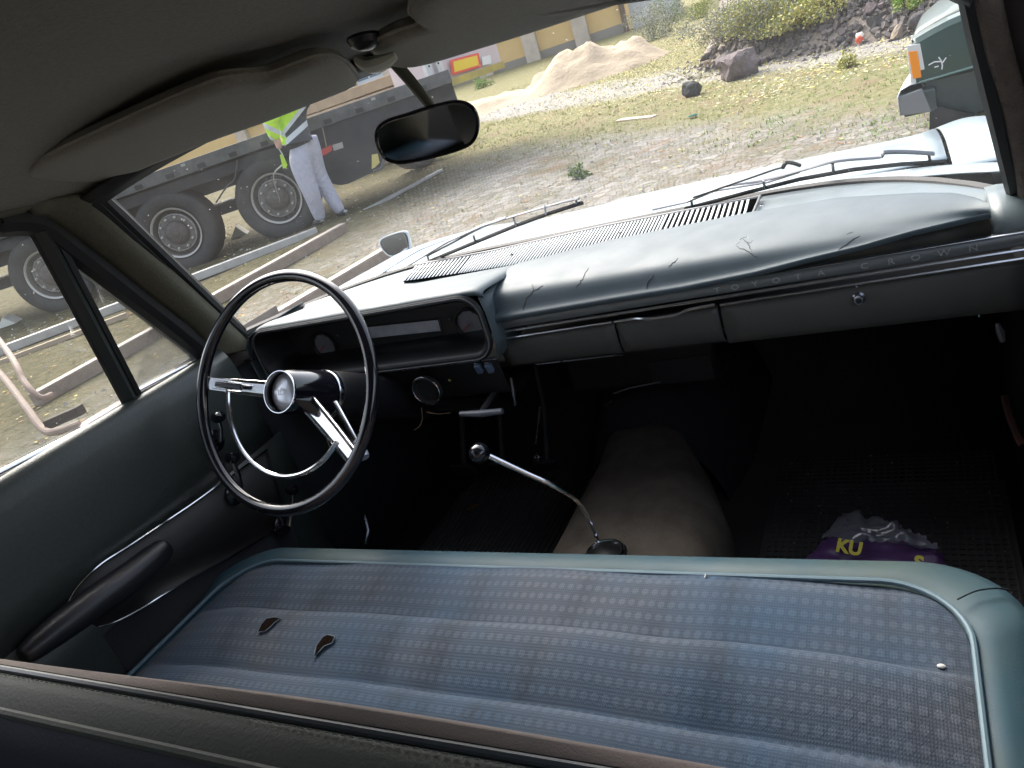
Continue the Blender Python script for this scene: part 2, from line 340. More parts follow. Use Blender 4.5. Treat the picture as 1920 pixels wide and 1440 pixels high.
# ---------------- sun visors
VPL = ((0, -.56, 1.368), (0, .22, 1.0))
def visor(name, pix, lab=None, pl=VPL):
    n3 = nrm(pl[1])
    pts = smooth_path([at(u, v, pl=pl) for u, v in pix], 6, closed=True)
    c = sum(pts)/len(pts); rows = []
    for s, h in ((1.0, 0), (1.0, -.004), (.985, -.009), (.93, -.012), (.8, -.0125), (.5, -.0125), (.0, -.0125)):
        rows.append([c+(p-c)*s+n3*h for p in pts])
    top = [[c+(p-c)*s+n3*h for p in pts] for s, h in ((0.0, .008), (.6, .008), (.97, .007), (1.0, .004))]
    mb = MB().loft(top+rows, closeu=True)
    o = mb.build(name, visor_m, car, ang=60)
    MB().tube([c+(p-c)*1.003+n3*-.002 for p in pts], .0028, 6, closed=True).build('seam_welt', visor_m, o)
    return o
visor('sun_visor', [(36, 318), (90, 285), (150, 255), (260, 204), (370, 156), (425, 138), (500, 131), (552, 112), (600, 97), (640, 106), (668, 140), (655, 150), (600, 172), (500, 212), (400, 248), (290, 293), (200, 332), (160, 348), (110, 356), (60, 347)])
visor('sun_visor', [(700, 92), (705, 72), (742, 52), (785, 36), (768, 14), (800, -30), (1000, -120), (1400, -190), (1640, -110), (1560, -70), (1300, -55), (1150, -10), (1000, 40), (880, 78), (780, 108), (735, 112)], pl=((0, -.56, 1.366), (0, .23, 1.0)))
a_, b_ = at(120, 352, pl=VPL), at(178, 345, pl=VPL)
MB().tube(smooth_path([a_+V(0.03, .01, -.008), b_+V(.0, 0, -.01), b_+V(-.02, .012, .012)], 4), .005, 8).build('visor_hinge', dull_chrome, car)

# ---------------- interior mirror
mir = MB()
mp = at(690, 90, pl=((0, -.60, 1.37), (0, .22, 1.0)))
mir.lathe([(.0, 0), (.018, 0), (.019, .003), (.016, .009), (.008, .013), (0, .014)], mp+V(0, -.0, .012), (0, -.2, -1), 20)
im = mir.build('interior_mirror', blackp, car)
j_ = at(712, 118, y=mp[1]+.005)
brk = smooth_path([at(668, 110, y=mp[1]), at(690, 122, y=mp[1]-.004), at(715, 118, y=mp[1]-.004), at(742, 104, y=mp[1])], 4)
MB().tube(brk, [.004+.005*math.sin(math.pi*i/(len(brk)-1)) for i in range(len(brk))], 8).build('clip', mat('ivory_plastic', (.5, .52, .45), .35), im)
MP = at(800, 248, y=-.68)
a0 = at(735, 112, y=-.585); a1 = at(818, 212, y=-.672)
MB().tube([a0, a0*.6+a1*.4+V(.001, 0, .0), a1], [.0085, .0078, .0062], 10, flat=.7).build('arm', mat('mirror_arm_paint', (.22, .22, .18), .4), im)
# mirror head: rounded rectangle, plane turned towards the driver
c0 = MP; nrmM = nrm(nrm(CAMP-MP)+.92*nrm(V(.60, -2.30, 1.10)-MP)); X_ = nrm(np.cross(nrmM, (0, 0, 1)))
if nrmM[1] > 0: nrmM = -nrmM
Y_ = np.cross(nrmM, X_); Y_ = Y_ if Y_[2] > 0 else -Y_
corner = [at(u, v, pl=(c0, nrmM)) for u, v in ((706, 258), (710, 240), (728, 226), (760, 216), (800, 203), (845, 192), (868, 192), (884, 200), (893, 214), (896, 232), (892, 254), (880, 270), (855, 281), (820, 291), (775, 301), (745, 304), (724, 297), (711, 280))]
poly = smooth_path(corner, 4, closed=True); cc = sum(poly)/len(poly)
hs = MB().loft([[cc+(p-cc)*s_-nrmM*h_ for p in poly] for s_, h_ in ((1.0, 0), (1.015, .003), (1.0, .010), (.9, .018), (.6, .024), (0, .026))], closeu=True)
hs.build('housing', gloss_black, im)
MB().tube([cc+(p-cc)*1.0+nrmM*.001 for p in poly], .0022, 6, closed=True).build('bezel', gloss_black, im)
mgl = MB(); mgl.add([cc+(p-cc)*.99+nrmM*.0008 for p in poly], [tuple(range(len(poly)))]); mgl.build('mirror_glass', mat('mirror_silver', (.62, .64, .70), .03, 1), im)

# ---------------- seat cushion
def outl(th): pass
def cushion_outline(g):
    """rounded rectangle of the cushion, g = inset"""
    xl_, xr_, yf_, yb_, r_ = -.668+g*1.1, .672-g*1.25, -.598-g*1.15, -1.30, .110-g*.35
    pts = []
    for cx, cy, a0_, a1_ in ((xl_+r_, yf_-r_, 180, 90), (xr_-r_, yf_-r_, 90, 0)):
        for a in np.linspace(R(a0_), R(a1_), 12): pts.append(V(cx+r_*math.cos(a), cy+r_*math.sin(a)*1.0, 0))
    return [V(xl_, yb_, 0)]+[V(xl_, y_, 0) for y_ in np.linspace(yb_+.08, yf_-r_-.03, 6)]+pts+[V(xr_, y_, 0) for y_ in np.linspace(yf_-r_-.03, yb_+.08, 6)]+[V(xr_, yb_, 0)]
GROOVES = [-.668, -.786, -.914, -1.045, -1.18]
def seat_z(x, y):
    z = .641-.012*abs(x/.6)**3; ef = max(0, 1-abs(x/.615)**9)
    for a, b in zip(GROOVES[:-1], GROOVES[1:]):
        if b <= y <= a:
            k = (a-y)/(a-b); z += (.016 if a > -.7 else .034)*(math.sqrt(max(0, 1-(1-min(k/.22, 1))**2))*(1-.92*max(0, (k-.22)/.78)**1.7))*ef-.004
    if y < -1.2: z -= .01
    # gentle sag and wrinkles
    z += (.0025*math.sin(7*x+1.3)*math.sin(5*y)+.0012*math.sin(21*x+9*y)+.0016*noise.noise(Vector((x*14, y*7, 0))))*ef
    return z
seat = empty('bench_seat', (0, 0, 0)); seat.parent = car
inn = cushion_outline(.052)
# inner cloth: grid clipped to the outline by squeezing
def halfwidth(y):
    L_ = min(p[0] for p in inn); R_ = max(p[0] for p in inn); yf_ = max(p[1] for p in inn); r_ = .110-.052*.35
    d = yf_-y
    e = 0 if d >= r_ else r_-math.sqrt(max(0, r_*r_-(r_-d)**2))
    return L_+e, R_-e
rows = []
ys = np.concatenate([np.linspace(-.6575, -.672, 4), np.linspace(-.674, -1.25, 96)])
for y in ys:
    a, b = halfwidth(y); rows.append([V(x, y, seat_z(x, y)) for x in np.linspace(a+.001, b-.001, 150)])
cmb = MB().loft(rows); cush = cmb.build('cushion', cloth_m, seat, ang=180)
cbvh = BVHTree.FromPolygons([Vector(p) for p in cmb.v], cmb.f)
def hit(u, v, bvh, off=.001):
    d = ray(u, v); h, n, i, t = bvh.ray_cast(Vector(CAMP), Vector(d))
    return None if h is None else np.array(h)-d*off
# vinyl border: loft from piping line outward and down
rows = []
for g, dz in ((.052, -.004), (.045, .004), (.03, .006), (.012, .003), (.002, -.006), (.0, -.016), (.003, -.09), (.004, -.20)):
    o_ = cushion_outline(g)
    row = []
    for p in o_:
        side = max(0, (abs(p[0])-.5)/.16)
        zz = (.640 if True else 0)-.012*min(1, abs(p[0]/.6)**3)+dz-(.02*side if p[1] < -.70 and g < .04 else 0)*min(1, (-.70-p[1])/.05)*(.052-g)/.052
        row.append(V(p[0], p[1], zz))
    rows.append(row)
MB().loft(rows).build('border', teal_m, cush, ang=180)
inp = [V(p[0], p[1], (.640-.012*min(1, abs(p[0]/.6)**3))+.0065) for p in cushion_outline(.050)]
MB().tube(inp, .0036, 8).build('piping', piping_m, cush)
outp = [V(p[0], p[1], .640-.012*min(1, abs(p[0]/.6)**3)-.014-(.02*max(0, (abs(p[0])-.5)/.16)*min(1, max(0, (-.70-p[1])/.05)))) for p in cushion_outline(.003)]
MB().tube(outp, .0042, 8).build('piping', piping_m, cush)
MB().tube(smooth_path([at(1795, 1124, z=.645), at(1830, 1108, z=.645), at(1868, 1103, z=.642), at(1892, 1106, z=.636)], 5), .0011, 5).build('corner_seam', mat('seam_dark', (.01, .025, .035), .8), cush)
# stitched seams in the grooves
for gy in GROOVES[1:3]:
    mb = MB(); a, b = halfwidth(gy)
    x = a+.01
    while x < b-.01:
        z = seat_z(x, gy); mb.tube([V(x, gy+.006, z+.0035), V(x+.002, gy, z+.0012), V(x+.003, gy-.005, z+.0028)], .0006, 4); x += .0082
    mb.build('stitching', mat('pale_thread', (.24, .31, .37), .7), cush)
    mb = MB(); mb.tube([V(x_, gy+.0025, seat_z(x_, gy)+.0002) for x_ in np.linspace(a+.003, b-.003, 120)], .0030, 5); mb.build('groove_shadow_cord', mat('groove_shade', (.02, .028, .045), .9), cush)  # dark cord paints the shade at the bottom of the groove
def patch(pix, bvh, off=.0012):
    P = [hit(u, v, bvh, off) for u, v in pix]; P = [p for p in P if p is not None]; return P
for pix in ([(484, 1188), (490, 1174), (500, 1162), (515, 1159), (527, 1161), (517, 1169), (508, 1178), (498, 1186)], [(590, 1233), (595, 1212), (607, 1196), (616, 1192), (629, 1196), (624, 1208), (609, 1214), (598, 1226)]):
    P = [p+V(0, 0, .0022) for p in patch(pix, cbvh, .0016)]; c = sum(P)/len(P)
    mb = MB(); nP = len(P); mb.add([c+V(0, 0, .0030)]+P, [(0, 1+i, 1+(i+1) % nP) for i in range(nP)]); mb.build('tear', tear_m, cush)
    MB().tube([p+V(0, 0, .0004) for p in P], .0009, 5, closed=True).build('frayed_edge', mat('frayed_thread', (.12, .15, .18), .9), cush)
# loose button at the end of the first groove, and crumb
pb = hit(1765, 1249, cbvh, .002); MB().ball(pb, (.0045, .003, .002)).build('loose_clip', mat('clip_pale', (.5, .5, .48), .4), cush)
mb = MB(); q = hit(1322, 1083, cbvh, .001); mb.tube([q, q+V(.001, .004, .003)], .0012, 5); mb.build('lint', mat('lint', (.6, .6, .6), .9), cush)

# ---------------- seat back
def sb_row(x):
    b = .0135*math.exp(-((x-.24)/.33)**2)
    e = max(0, (abs(x)-.60)/.06); dn = -.05*e*e
    P = [(-1.060, .60), (-1.085, .70), (-1.120, .80), (-1.145, .865), (-1.160, .900+b*.5), (-1.172, .930+b*.8), (-1.182, .949+b), (-1.191, .965+b), (-1.200, .976+b*.8), (-1.207, .981)]
    return [V(x, y, z+dn) for y, z in P]
xs_ = np.linspace(-.66, .69, 60)
back = MB().loft([sb_row(x) for x in xs_]).build('backrest', brownveil_m, seat, ang=180)
MB().tube([V(x, -1.2115, .9805-.05*max(0, (abs(x)-.60)/.06)**2) for x in xs_], .0033, 8).build('piping', mat('dark_piping', (.05, .055, .06), .3), back)
MB().loft([[V(x, y, z-.05*max(0, (abs(x)-.60)/.06)**2) for y, z in ((-1.213, .972), (-1.2135, .979), (-1.218, .9818), (-1.228, .981), (-1.238, .977), (-1.245, .9735))] for x in xs_]).build('back_panel', darkvinyl_m, back, ang=180)
MB().tube([V(x, -1.2475, .9725-.05*max(0, (abs(x)-.60)/.06)**2) for x in xs_], .0042, 8).build('lower_piping', darkvinyl_m, back)
MB().loft([[V(x, y, z-.05*max(0, (abs(x)-.60)/.06)**2) for y, z in ((-1.248, .970), (-1.256, .962), (-1.262, .94), (-1.27, .85), (-1.28, .60), (-1.27, .40))] for x in xs_]).build('rear_cover', navyvinyl_m, back, ang=180)
mb = MB()
for x in np.arange(-.6, .66, .0075): mb.tube([V(x, -1.2185, .9829), V(x+.004, -1.2185, .9829)], .0006, 4)
mb.build('stitching', mat('dark_thread', (.09, .10, .085), .8), back)

# ---------------- floor, tunnel, bulkhead
flo = MB()
flo.loft([[V(x, y, z) for x in np.linspace(-.70, .76, 3)] for y, z in ((-2.3, .30), (-.6, .30), (.12, .32), (.34, .42), (.42, .62), (.30, .80))])
flo.build('floor_pan', mat('floor_dark', (.05, .045, .04), .9, c2=(.035, .03, .028), nscale=9, bscale=120, bump=.5, dist=.004), car, ang=180, solid=.01)
rows = []
for y, cx, hw, zt in ((-1.0, .06, .19, .50), (-.62, .065, .185, .502), (-.42, .07, .18, .502), (-.25, .055, .165, .50), (-.12, .03, .135, .50), (-.02, .0, .11, .505), (.03, -.005, .10, .50)):
    row = []
    for a in np.linspace(0, math.pi, 21):
        row.append(V(cx-hw*math.copysign(abs(math.cos(a))**.55, math.cos(a)), y, .30+(zt-.30)*abs(math.sin(a))**.5+.003*math.sin(30*a+20*y)))
    rows.append(row)
MB().loft(rows).build('tunnel_carpet', carpet_m, car, ang=180, solid=.008)
rows = [[V(cx-hw*math.cos(a), y, .30+zt*math.sin(a)) for a in np.linspace(0, math.pi, 13)] for y, cx, hw, zt in ((-.04, .0, .17, .19), (.1, .0, .2, .26), (.25, .0, .23, .34), (.34, .0, .25, .40))]
MB().loft(rows).build('tunnel_hump', navy_m, car, ang=180, solid=.004)
# heater box under the dash
hb = MB().box((.02, .10, .68), (.36, .20, .17)).build('heater_box', mat('heater_crinkle_black', (.013, .013, .013), .5, bscale=90, bump=.4, dist=.003), car, bev=.02)
MB().box((.12, -.003, .64), (.14, .004, .06)).build('heater_flap', under_m, hb, bev=.002)
MB().tube([at(1150, 738, y=-.02), at(1180, 728, y=-.02), at(1238, 716, y=-.02)], .0018, 6).build('heater_rod', dull_chrome, hb)
MB().tube([at(1127, 765, y=-.02), at(1148, 752, y=-.02)], .0015, 6).build('control_cable', dull_chrome, hb)

# floor mat with ribs (lies loose)
mb = MB(); x0, x1, y0, y1, zf = .26, .70, -.50, .17, .318
mb.box(((x0+x1)/2, (y0+y1)/2, zf), (x1-x0, y1-y0, .008))
for i in range(32): mb.box((x0+.012+i*(x1-x0-.024)/31, (y0+y1)/2, zf+.006), (.004, y1-y0-.02, .004))
for i in range(44): mb.box(((x0+x1)/2, y0+.012+i*(y1-y0-.024)/43, zf+.0055), (x1-x0-.02, .003, .003))
tag(mb.build('floor_mat', mat_m), 'ribbed black rubber mat in the passenger footwell', 'floor mat')
mb = MB(); mb.box((-.36, -.15, .318), (.44, .6, .008))
for i in range(30): mb.box((-.36-.20+i*.4/29, -.15, .324), (.004, .57, .004))
tag(mb.build('floor_mat', mat_m), 'black rubber mat in the footwell under the steering wheel', 'floor mat')
# crumbs and grit in the footwell
mb = MB()
for i in range(90):
    x, y = random.uniform(.27, .69), random.uniform(-.45, .15); s_ = random.uniform(.0008, .0022); mb.box((x, y, .3275), (s_*2, s_, s_), X=(random.random(), random.random(), .1))
tag(mb.build('floor_grit', mat('grit', (.35, .30, .22), .9)), 'pale crumbs and grit scattered on the passenger mat', 'grit', kind='stuff')

lf = at(885, 952, z=.34); mb = MB(); mb.add([lf+V(-.018, -.01, 0), lf+V(0, -.012, .004), lf+V(.02, .012, 0), lf+V(-.004, .014, .005)], [(0, 1, 2, 3)])
tag(mb.build('dry_leaf', mat('leaf_dead_brown', (.22, .11, .06), .8), solid=.0006), 'single dry brown leaf on the driver\'s floor mat', 'leaf')
# ---------------- gear lever
gl = MB(); gp = smooth_path([at(1123, 1022, y=-.42), at(1100, 965, y=-.425), at(1078, 935, y=-.44), at(1040, 912, y=-.46), at(985, 887, y=-.475), at(930, 861, y=-.49), at(915, 854, y=-.494)], 5)
lever = gl.tube(gp, .0052, 10).build('gear_lever', chrome, car)
MB().ball(at(899, 850, y=-.50), (.019, .019, .019), 20, 14).build('knob', gloss_black, lever)
bc_ = at(1150, 1024, y=-.42)
MB().lathe([(.0, .012), (.012, .012), (.024, .007), (.036, .003), (.040, 0), (.040, -.01)], (bc_[0], -.458, .507), (0, 0, 1), 24).build('boot', mat('boot_rubber', (.015, .015, .016), .35), lever)
MB().tube([V(bc_[0]+.034*math.cos(a), -.458+.034*math.sin(a), .512) for a in np.linspace(0, 2*math.pi, 30, endpoint=False)], .0022, 6, closed=True).build('boot_ring', chrome, lever)

# ---------------- pedals
for k, (u, v) in enumerate(((700, 1000), (668, 985))):
    pass
ped = empty('pedals', (0, 0, 0)); ped.parent = car
for x in (-.52, -.40, -.27):
    o = MB().box((x, -.02, .42), (.065, .012, .05), Y=(0, 1, .5), Z=(0, -.5, 1)).build('pedal_pad', rubber_m, ped, bev=.006)
    MB().tube([V(x, -.01, .43), V(x, .06, .55), V(x, .10, .75)], .008, 8).build('pedal_arm', under_m, o)
MB().tube([at(684, 1020, y=-.30), at(690, 995, y=-.28), at(682, 960, y=-.25), at(672, 925, y=-.22)], .006, 8).build('clutch_rod', dull_chrome, ped)

# ================================================================== DASHBOARD
dash = empty('dashboard', (0, 0, 0)); dash.parent = car
def tz(x): return .0131*(x+.12)/.83        # the trim rises slightly to the right
def bz(x):                                  # windscreen foot
    s = x/.716 if x < 0 else x/BR1[0]
    s = max(-1, min(1, s)); return Bc(s)
# metal top from the screen foot to under the pad
rows = []
for k in np.linspace(0, 1, 9):
    row = []
    for x in np.linspace(-.645, .735, 50):
        b = bz(x); ye = -.22 if x < -.09 else -.25
        y = (b[1]-.004)*(1-k)+ye*k; z = (b[2]+.002)*(1-k)+(.966-.03*k*k)*k
        z = b[2]+.003+.006*math.sin(math.pi*min(1, k*1.4))-(.0 if k < .5 else .05*(k-.5)**2)
        if x > .66: z -= .6*(x-.66)**2
        row.append(V(x, y, z))
    rows.append(row)
top = MB(); top.loft(rows); topo = top.build('top_panel', dashmetal_m, dash, ang=180, solid=.003)
tbvh = BVHTree.FromPolygons([Vector(p) for p in top.v], top.f)
for u, v in ((1430, 386), (1779, 347)):
    p = hit(u, v, tbvh, .001); p = at(u, v, z=.968) if p is None else p
    o = MB().lathe([(0, .0025), (.0035, .0025), (.0055, .0012), (.006, -.001)], p, (0, -.1, 1), 16).build('screw', dull_chrome, dash)
    MB().box(p+V(0, 0, .0026), (.007, .001, .0006)).build('slot', rubber_m, o); MB().box(p+V(0, 0, .0026), (.001, .007, .0006)).build('slot', rubber_m, o)
MB().tube(smooth_path([hit(1857, 358, tbvh, .001) if hit(1857, 358, tbvh) is not None else V(.69, -.2, .97), V(.700, -.215, .972)], 3), .002, 6).build('clip_hook', rubber_m, dash)

# defroster grille: dark recess and 110 slats
GX0, GX1 = -.425, .340
def gnear(x): return interp([-.43, -.23, .076, .34], [-.135, -.128, -.092, -.085], x)
def gfar(x): return interp([-.43, -.23, .04, .34], [.006, -.030, .004, -.002], x)
def gnear(x): return interp([-.43, -.23, -.12, .076, .34], [-.098, -.126, -.135, -.118, -.112], x)
def gfar(x): return interp([-.45, -.25, .03, .33], [.018, .004, .022, .006], x)
mb = MB(); mb.loft([[V(x, gnear(x)-.004, .9762), V(x-.03*(x < 0)*abs(x)/.4, gfar(x)+.002, .9762)] for x in np.linspace(GX0, GX1, 20)]); rec = mb.build('defroster_grille', mat('grille_recess', (.006, .006, .006), 1, spec=0), dash, ang=180, solid=.001)
mb = MB(); slat_m = mat('grille_slat_paint', (.68, .71, .73), .45)
xq = GX0+.002
while xq < GX1-.002:
    pq = .0106 if xq < -.27 else (.0072 if xq < .17 else .0104)
    an = R(interp([-.40, -.25, -.09, .09, .33], [-17, -13, -9, -7, -4.5], xq)); dy = gfar(xq)-gnear(xq)
    mb.beam(V(xq, gnear(xq), .9776), V(xq+dy*math.tan(an), gfar(xq), .9776), pq*.44, .0010, up=(0, 0, 1)); xq += pq
mb.build('slat_row', slat_m, rec, ang=180)
mb = MB()
for e in (gfar,): mb.tube([V(x, e(x)+.006, .977) for x in np.linspace(GX0-.035, GX1+.005, 24)], .0060, 8, flat=.6)
mb.tube([V(GX1+.004, gfar(GX1)+.003, .979), V(GX1+.006, gnear(GX1)-.01, .979)], .0025, 8)
mb.build('grille_frame', mat('cowl_grey', (.13, .135, .14), .5), rec)
for u, v in ((960, 478), (1164, 437)):
    p = at(u, v, z=.983); MB().lathe([(0, .002), (.003, .002), (.004, 0)], p, (0, 0, 1), 12).build('grille_screw', rubber_m, rec)

# padded top: rolled vinyl from the cluster to the far right
LIPX = [-.12, .139, .258, .37, .449, .521, .59, .674]; LIPZ = [.926, .931, .932, .938, .947, .953, .962, .969]
def pad_row(x):
    yf_ = interp([-.13, -.05, .076, .34, .484, .60, .647, .668, .682], [-.138, -.128, -.098, -.094, -.108, -.165, -.200, -.245, -.300], x)
    lz = interp(LIPX, LIPZ, x); yl = -.324
    h = interp([-.13, .2, .5, .64, .682], [.0135, .0135, .013, .010, .006], x); zt = .980+h*.5
    mid = (yf_+yl)/2
    P = [(yf_, .971), (yf_-.004, .979), (yf_-.016, zt-.003), (yf_*.7+yl*.3, zt+.003), (yf_*.45+yl*.55, zt+.002), (yf_*.25+yl*.75, zt-.004), (yl+.022, zt-.014), (yl+.008, lz+.4*(zt-.014-lz)), (yl, lz+.010), (yl+.001, lz+.003), (yl+.008, lz), (yl+.045, lz-.002)]
    S = smooth_path([V(x, a, b) for a, b in P], 4)
    return S
xs_ = list(np.linspace(-.100, .66, 90))+[.666, .672, .677, .681]
pmb = MB().loft([pad_row(x) for x in xs_]); pmb.add(pad_row(.681)[:-4], [tuple(range(len(pad_row(.681))-4))]); pmb.add(pad_row(-.100), [tuple(range(len(pad_row(-.100))))])
pad = pmb.build('pad', pad_m, dash, ang=80)
pbvh = BVHTree.FromPolygons([Vector(p) for p in pmb.v], pmb.f)
crack_m = mat('vinyl_crack', (.035, .04, .042), .8); wear_m = mat('vinyl_scuff', (.30, .33, .34), .7)
def crack(pix, r, m=crack_m, name='crack', amp=1.3):
    P = []
    for (a, b), (c, d) in zip(pix[:-1], pix[1:]):
        for k in np.linspace(0, 1, 6, endpoint=False):
            P.append(hit(a+(c-a)*k+random.uniform(-amp, amp), b+(d-b)*k+random.uniform(-amp, amp), pbvh, .0002))
    P.append(hit(pix[-1][0], pix[-1][1], pbvh, .0002)); P = [p for p in P if p is not None]
    if len(P) > 2: MB().tube(P, [r*(.3+.7*math.sin(math.pi*(i+.5)/len(P))) for i in range(len(P))], 5).build(name, m, pad)
for pix in ([(980, 583), (985, 562), (1000, 545), (998, 533)], [(1000, 545), (1012, 540), (1018, 535)], [(1080, 540), (1094, 520), (1103, 502)], [(1212, 543), (1216, 528), (1226, 515)], [(1253, 502), (1262, 493), (1271, 484)], [(1712, 440), (1716, 446), (1724, 452)], [(1568, 474), (1590, 455), (1612, 442)], [(930, 590), (934, 578)], [(1380, 462), (1400, 470), (1420, 482)], [(1393, 448), (1402, 456), (1408, 470)]):
    crack(pix, .00075)
for pix in ([(1380, 460), (1390, 447), (1400, 443), (1407, 449)], [(1402, 456), (1412, 450)], [(1585, 440), (1600, 435)], [(1405, 470), (1411, 476)]): crack(pix, .0006, wear_m, 'scuff')
crack([(918, 508), (912, 522), (918, 532)], .0012)

# dark recess under the right end of the pad, trim strip, bright lines
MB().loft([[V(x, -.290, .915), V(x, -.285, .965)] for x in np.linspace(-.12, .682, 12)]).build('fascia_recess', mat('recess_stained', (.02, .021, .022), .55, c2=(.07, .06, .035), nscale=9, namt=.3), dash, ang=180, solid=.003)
# right end of the metal top curving down beside the pad
rows = []
for k in np.linspace(0, 1, 7):
    rows.append([V(.688+.012*math.sin(a)*1.0+.004*k, -.19-.13*k, .972-.05*k*k+.006*math.cos(a)*(1-k)) for a in np.linspace(-1.2, 1.5, 7)])
MB().loft([[V(.6845, y+.004, z1-.008), V(.687, y, z1), V(.70, y-.003, z1+.002), V(.735, y-.002, z1-.002), V(.765, y, z1-.015)] for y, z1 in ((-.18, .971), (-.23, .973), (-.262, .968), (-.282, .957), (-.290, .942), (-.291, .926))]).build('end_panel', dashmetal_m, dash, ang=180, solid=.003)
mb = MB(); mb.loft([[V(x, -.300, .905+tz(x)), V(x, -.3045, .907+tz(x)), V(x, -.3045, .921+tz(x)), V(x, -.301, .924+tz(x)), V(x, -.290, .924+tz(x))] for x in np.linspace(-.118, .735, 30)])
strip = mb.build('trim_strip', mat('brushed_dark_trim', (.20, .21, .21), .38, .5), dash, ang=180)
bright = mat('bright_trim', (.85, .86, .88), .25, 1)
MB().tube([V(x, -.3065, .9015+tz(x)) for x in np.linspace(-.118, .735, 30)], .0033, 8, flat=.8).build('bright_line', bright, strip)
MB().tube([V(x, -.303, .9245+tz(x)) for x in np.linspace(-.118, .735, 30)], .0012, 8).build('top_bright_line', bright, strip)
mb = MB()
ln2 = [(x, 0) for x in np.linspace(-.112, .128, 6)]
def l2z(x): return .8885+tz(x)-interp([.125, .165, .185, .255, .275, .297], [.0, .0, -.003, -.003, .0035, .0035], x)*-1 if False else .8885+tz(x)
mb.tube([V(x, -.3075, l2z(x)) for x in np.linspace(-.112, .121, 8)], .0026, 8)
mb.tube(smooth_path([V(x, -.3085-(.004 if .16 < x < .24 else 0), l2z(x)+d) for x, d in ((.125, 0), (.160, .0005), (.178, -.0005), (.195, -.003), (.235, -.003), (.255, .001), (.275, .0025), (.300, .003))], 5), .0027, 8)
mb.tube([V(x, -.3075, l2z(x)+.001) for x in np.linspace(.308, .735, 10)], .0027, 8)
mb.build('lower_bright_line', bright, strip)
# lettering
def text_mesh(txt, size, ext=.0005, off=0):
    cu = bpy.data.curves.new('lettering', 'FONT'); cu.offset = off; cu.body = txt; cu.size = size; cu.extrude = ext; cu.align_x = 'CENTER'; cu.align_y = 'CENTER'; cu.resolution_u = 3
    o = bpy.data.objects.new('lettering', cu); COL.objects.link(o)
    me = bpy.data.meshes.new_from_object(o); bpy.data.objects.remove(o); bpy.data.curves.remove(cu); return me
def text_on(txt, c, X, Y, size, m, parent, name='lettering', sx=1.0, ext=.0005, off=0):
    me = text_mesh(txt, size, ext, off); X = nrm(X); Z = nrm(np.cross(X, Y)); Y2 = np.cross(Z, X)
    mw = Matrix(((X[0]*sx, Y2[0], Z[0], c[0]), (X[1]*sx, Y2[1], Z[1], c[1]), (X[2]*sx, Y2[2], Z[2], c[2]), (0, 0, 0, 1)))
    me.transform(mw); o = bpy.data.objects.new(name, me); COL.objects.link(o); me.materials.append(m); o.parent = parent; return o
for ch, u, v in (('T', 1347, 556), ('O', 1380, 548), ('Y', 1417, 542), ('O', 1457, 536), ('T', 1498, 529), ('A', 1541, 523), ('C', 1622, 508), ('R', 1672, 501), ('O', 1718, 494), ('W', 1771, 486), ('N', 1826, 477)):
    p = at(u, v, y=-.3052); p[2] = .914+tz(p[0])
    text_on(ch, p, (1, 0, .0131/.83), (0, 0, 1), .0125, mat('letter_satin', (.42, .43, .42), .35, .4), strip, 'raised_letter', sx=1.25, ext=.0006)

# lower fascia: plain panel, ashtray, glovebox door
def lower(x0, x1, name, z0=.829):
    rows = [[V(x, -.300+dy, zz+(tz(x) if zz > .86 else 0)) for dy, zz in ((.004, .884), (-.002, .882), (-.0045, .875), (-.004, .855), (.000, .835), (.004, z0+.001), (.012, z0-.003), (.05, z0))] for x in np.linspace(x0, x1, 12)]
    return MB().loft(rows).build(name, lower_m, dash, ang=60, solid=.003)
lower(-.112, .1215, 'lower_panel'); ash = lower(.1255, .3015, 'ashtray'); gb = lower(.3065, .735, 'glovebox_door', .823)
MB().tube([V(.1255, -.3055, .880), V(.129, -.305, .862), V(.140, -.3035, .840)], .0012, 5).build('edge_gap', rubber_m, ash)
kp = at(1610, 563, y=-.315)
MB().lathe([(.009, 0), (.0095, .003), (.0065, .005), (.0062, .010), (.0075, .012), (.006, .014), (0, .0143)], (kp[0], -.304, kp[2]), (0, -1, 0), 20).build('lock_button', dull_chrome, gb)
MB().lathe([(.0, .015), (.004, .015), (.0045, .0142)], (kp[0], -.304, kp[2]), (0, -1, 0), 12).build('keyhole', rubber_m, gb)
MB().box((kp[0]-.001, -.305, kp[2]+.018), (.003, .0015, .0015)).build('striker_pin', chrome, gb)
# under side of the dash and support
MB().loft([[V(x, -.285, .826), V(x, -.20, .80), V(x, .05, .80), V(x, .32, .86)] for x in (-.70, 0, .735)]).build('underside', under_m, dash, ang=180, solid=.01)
MB().tube([V(x, -.297, .824) for x in (-.055, .12)], .0013, 6).build('lower_edge_glint', dull_chrome, dash)

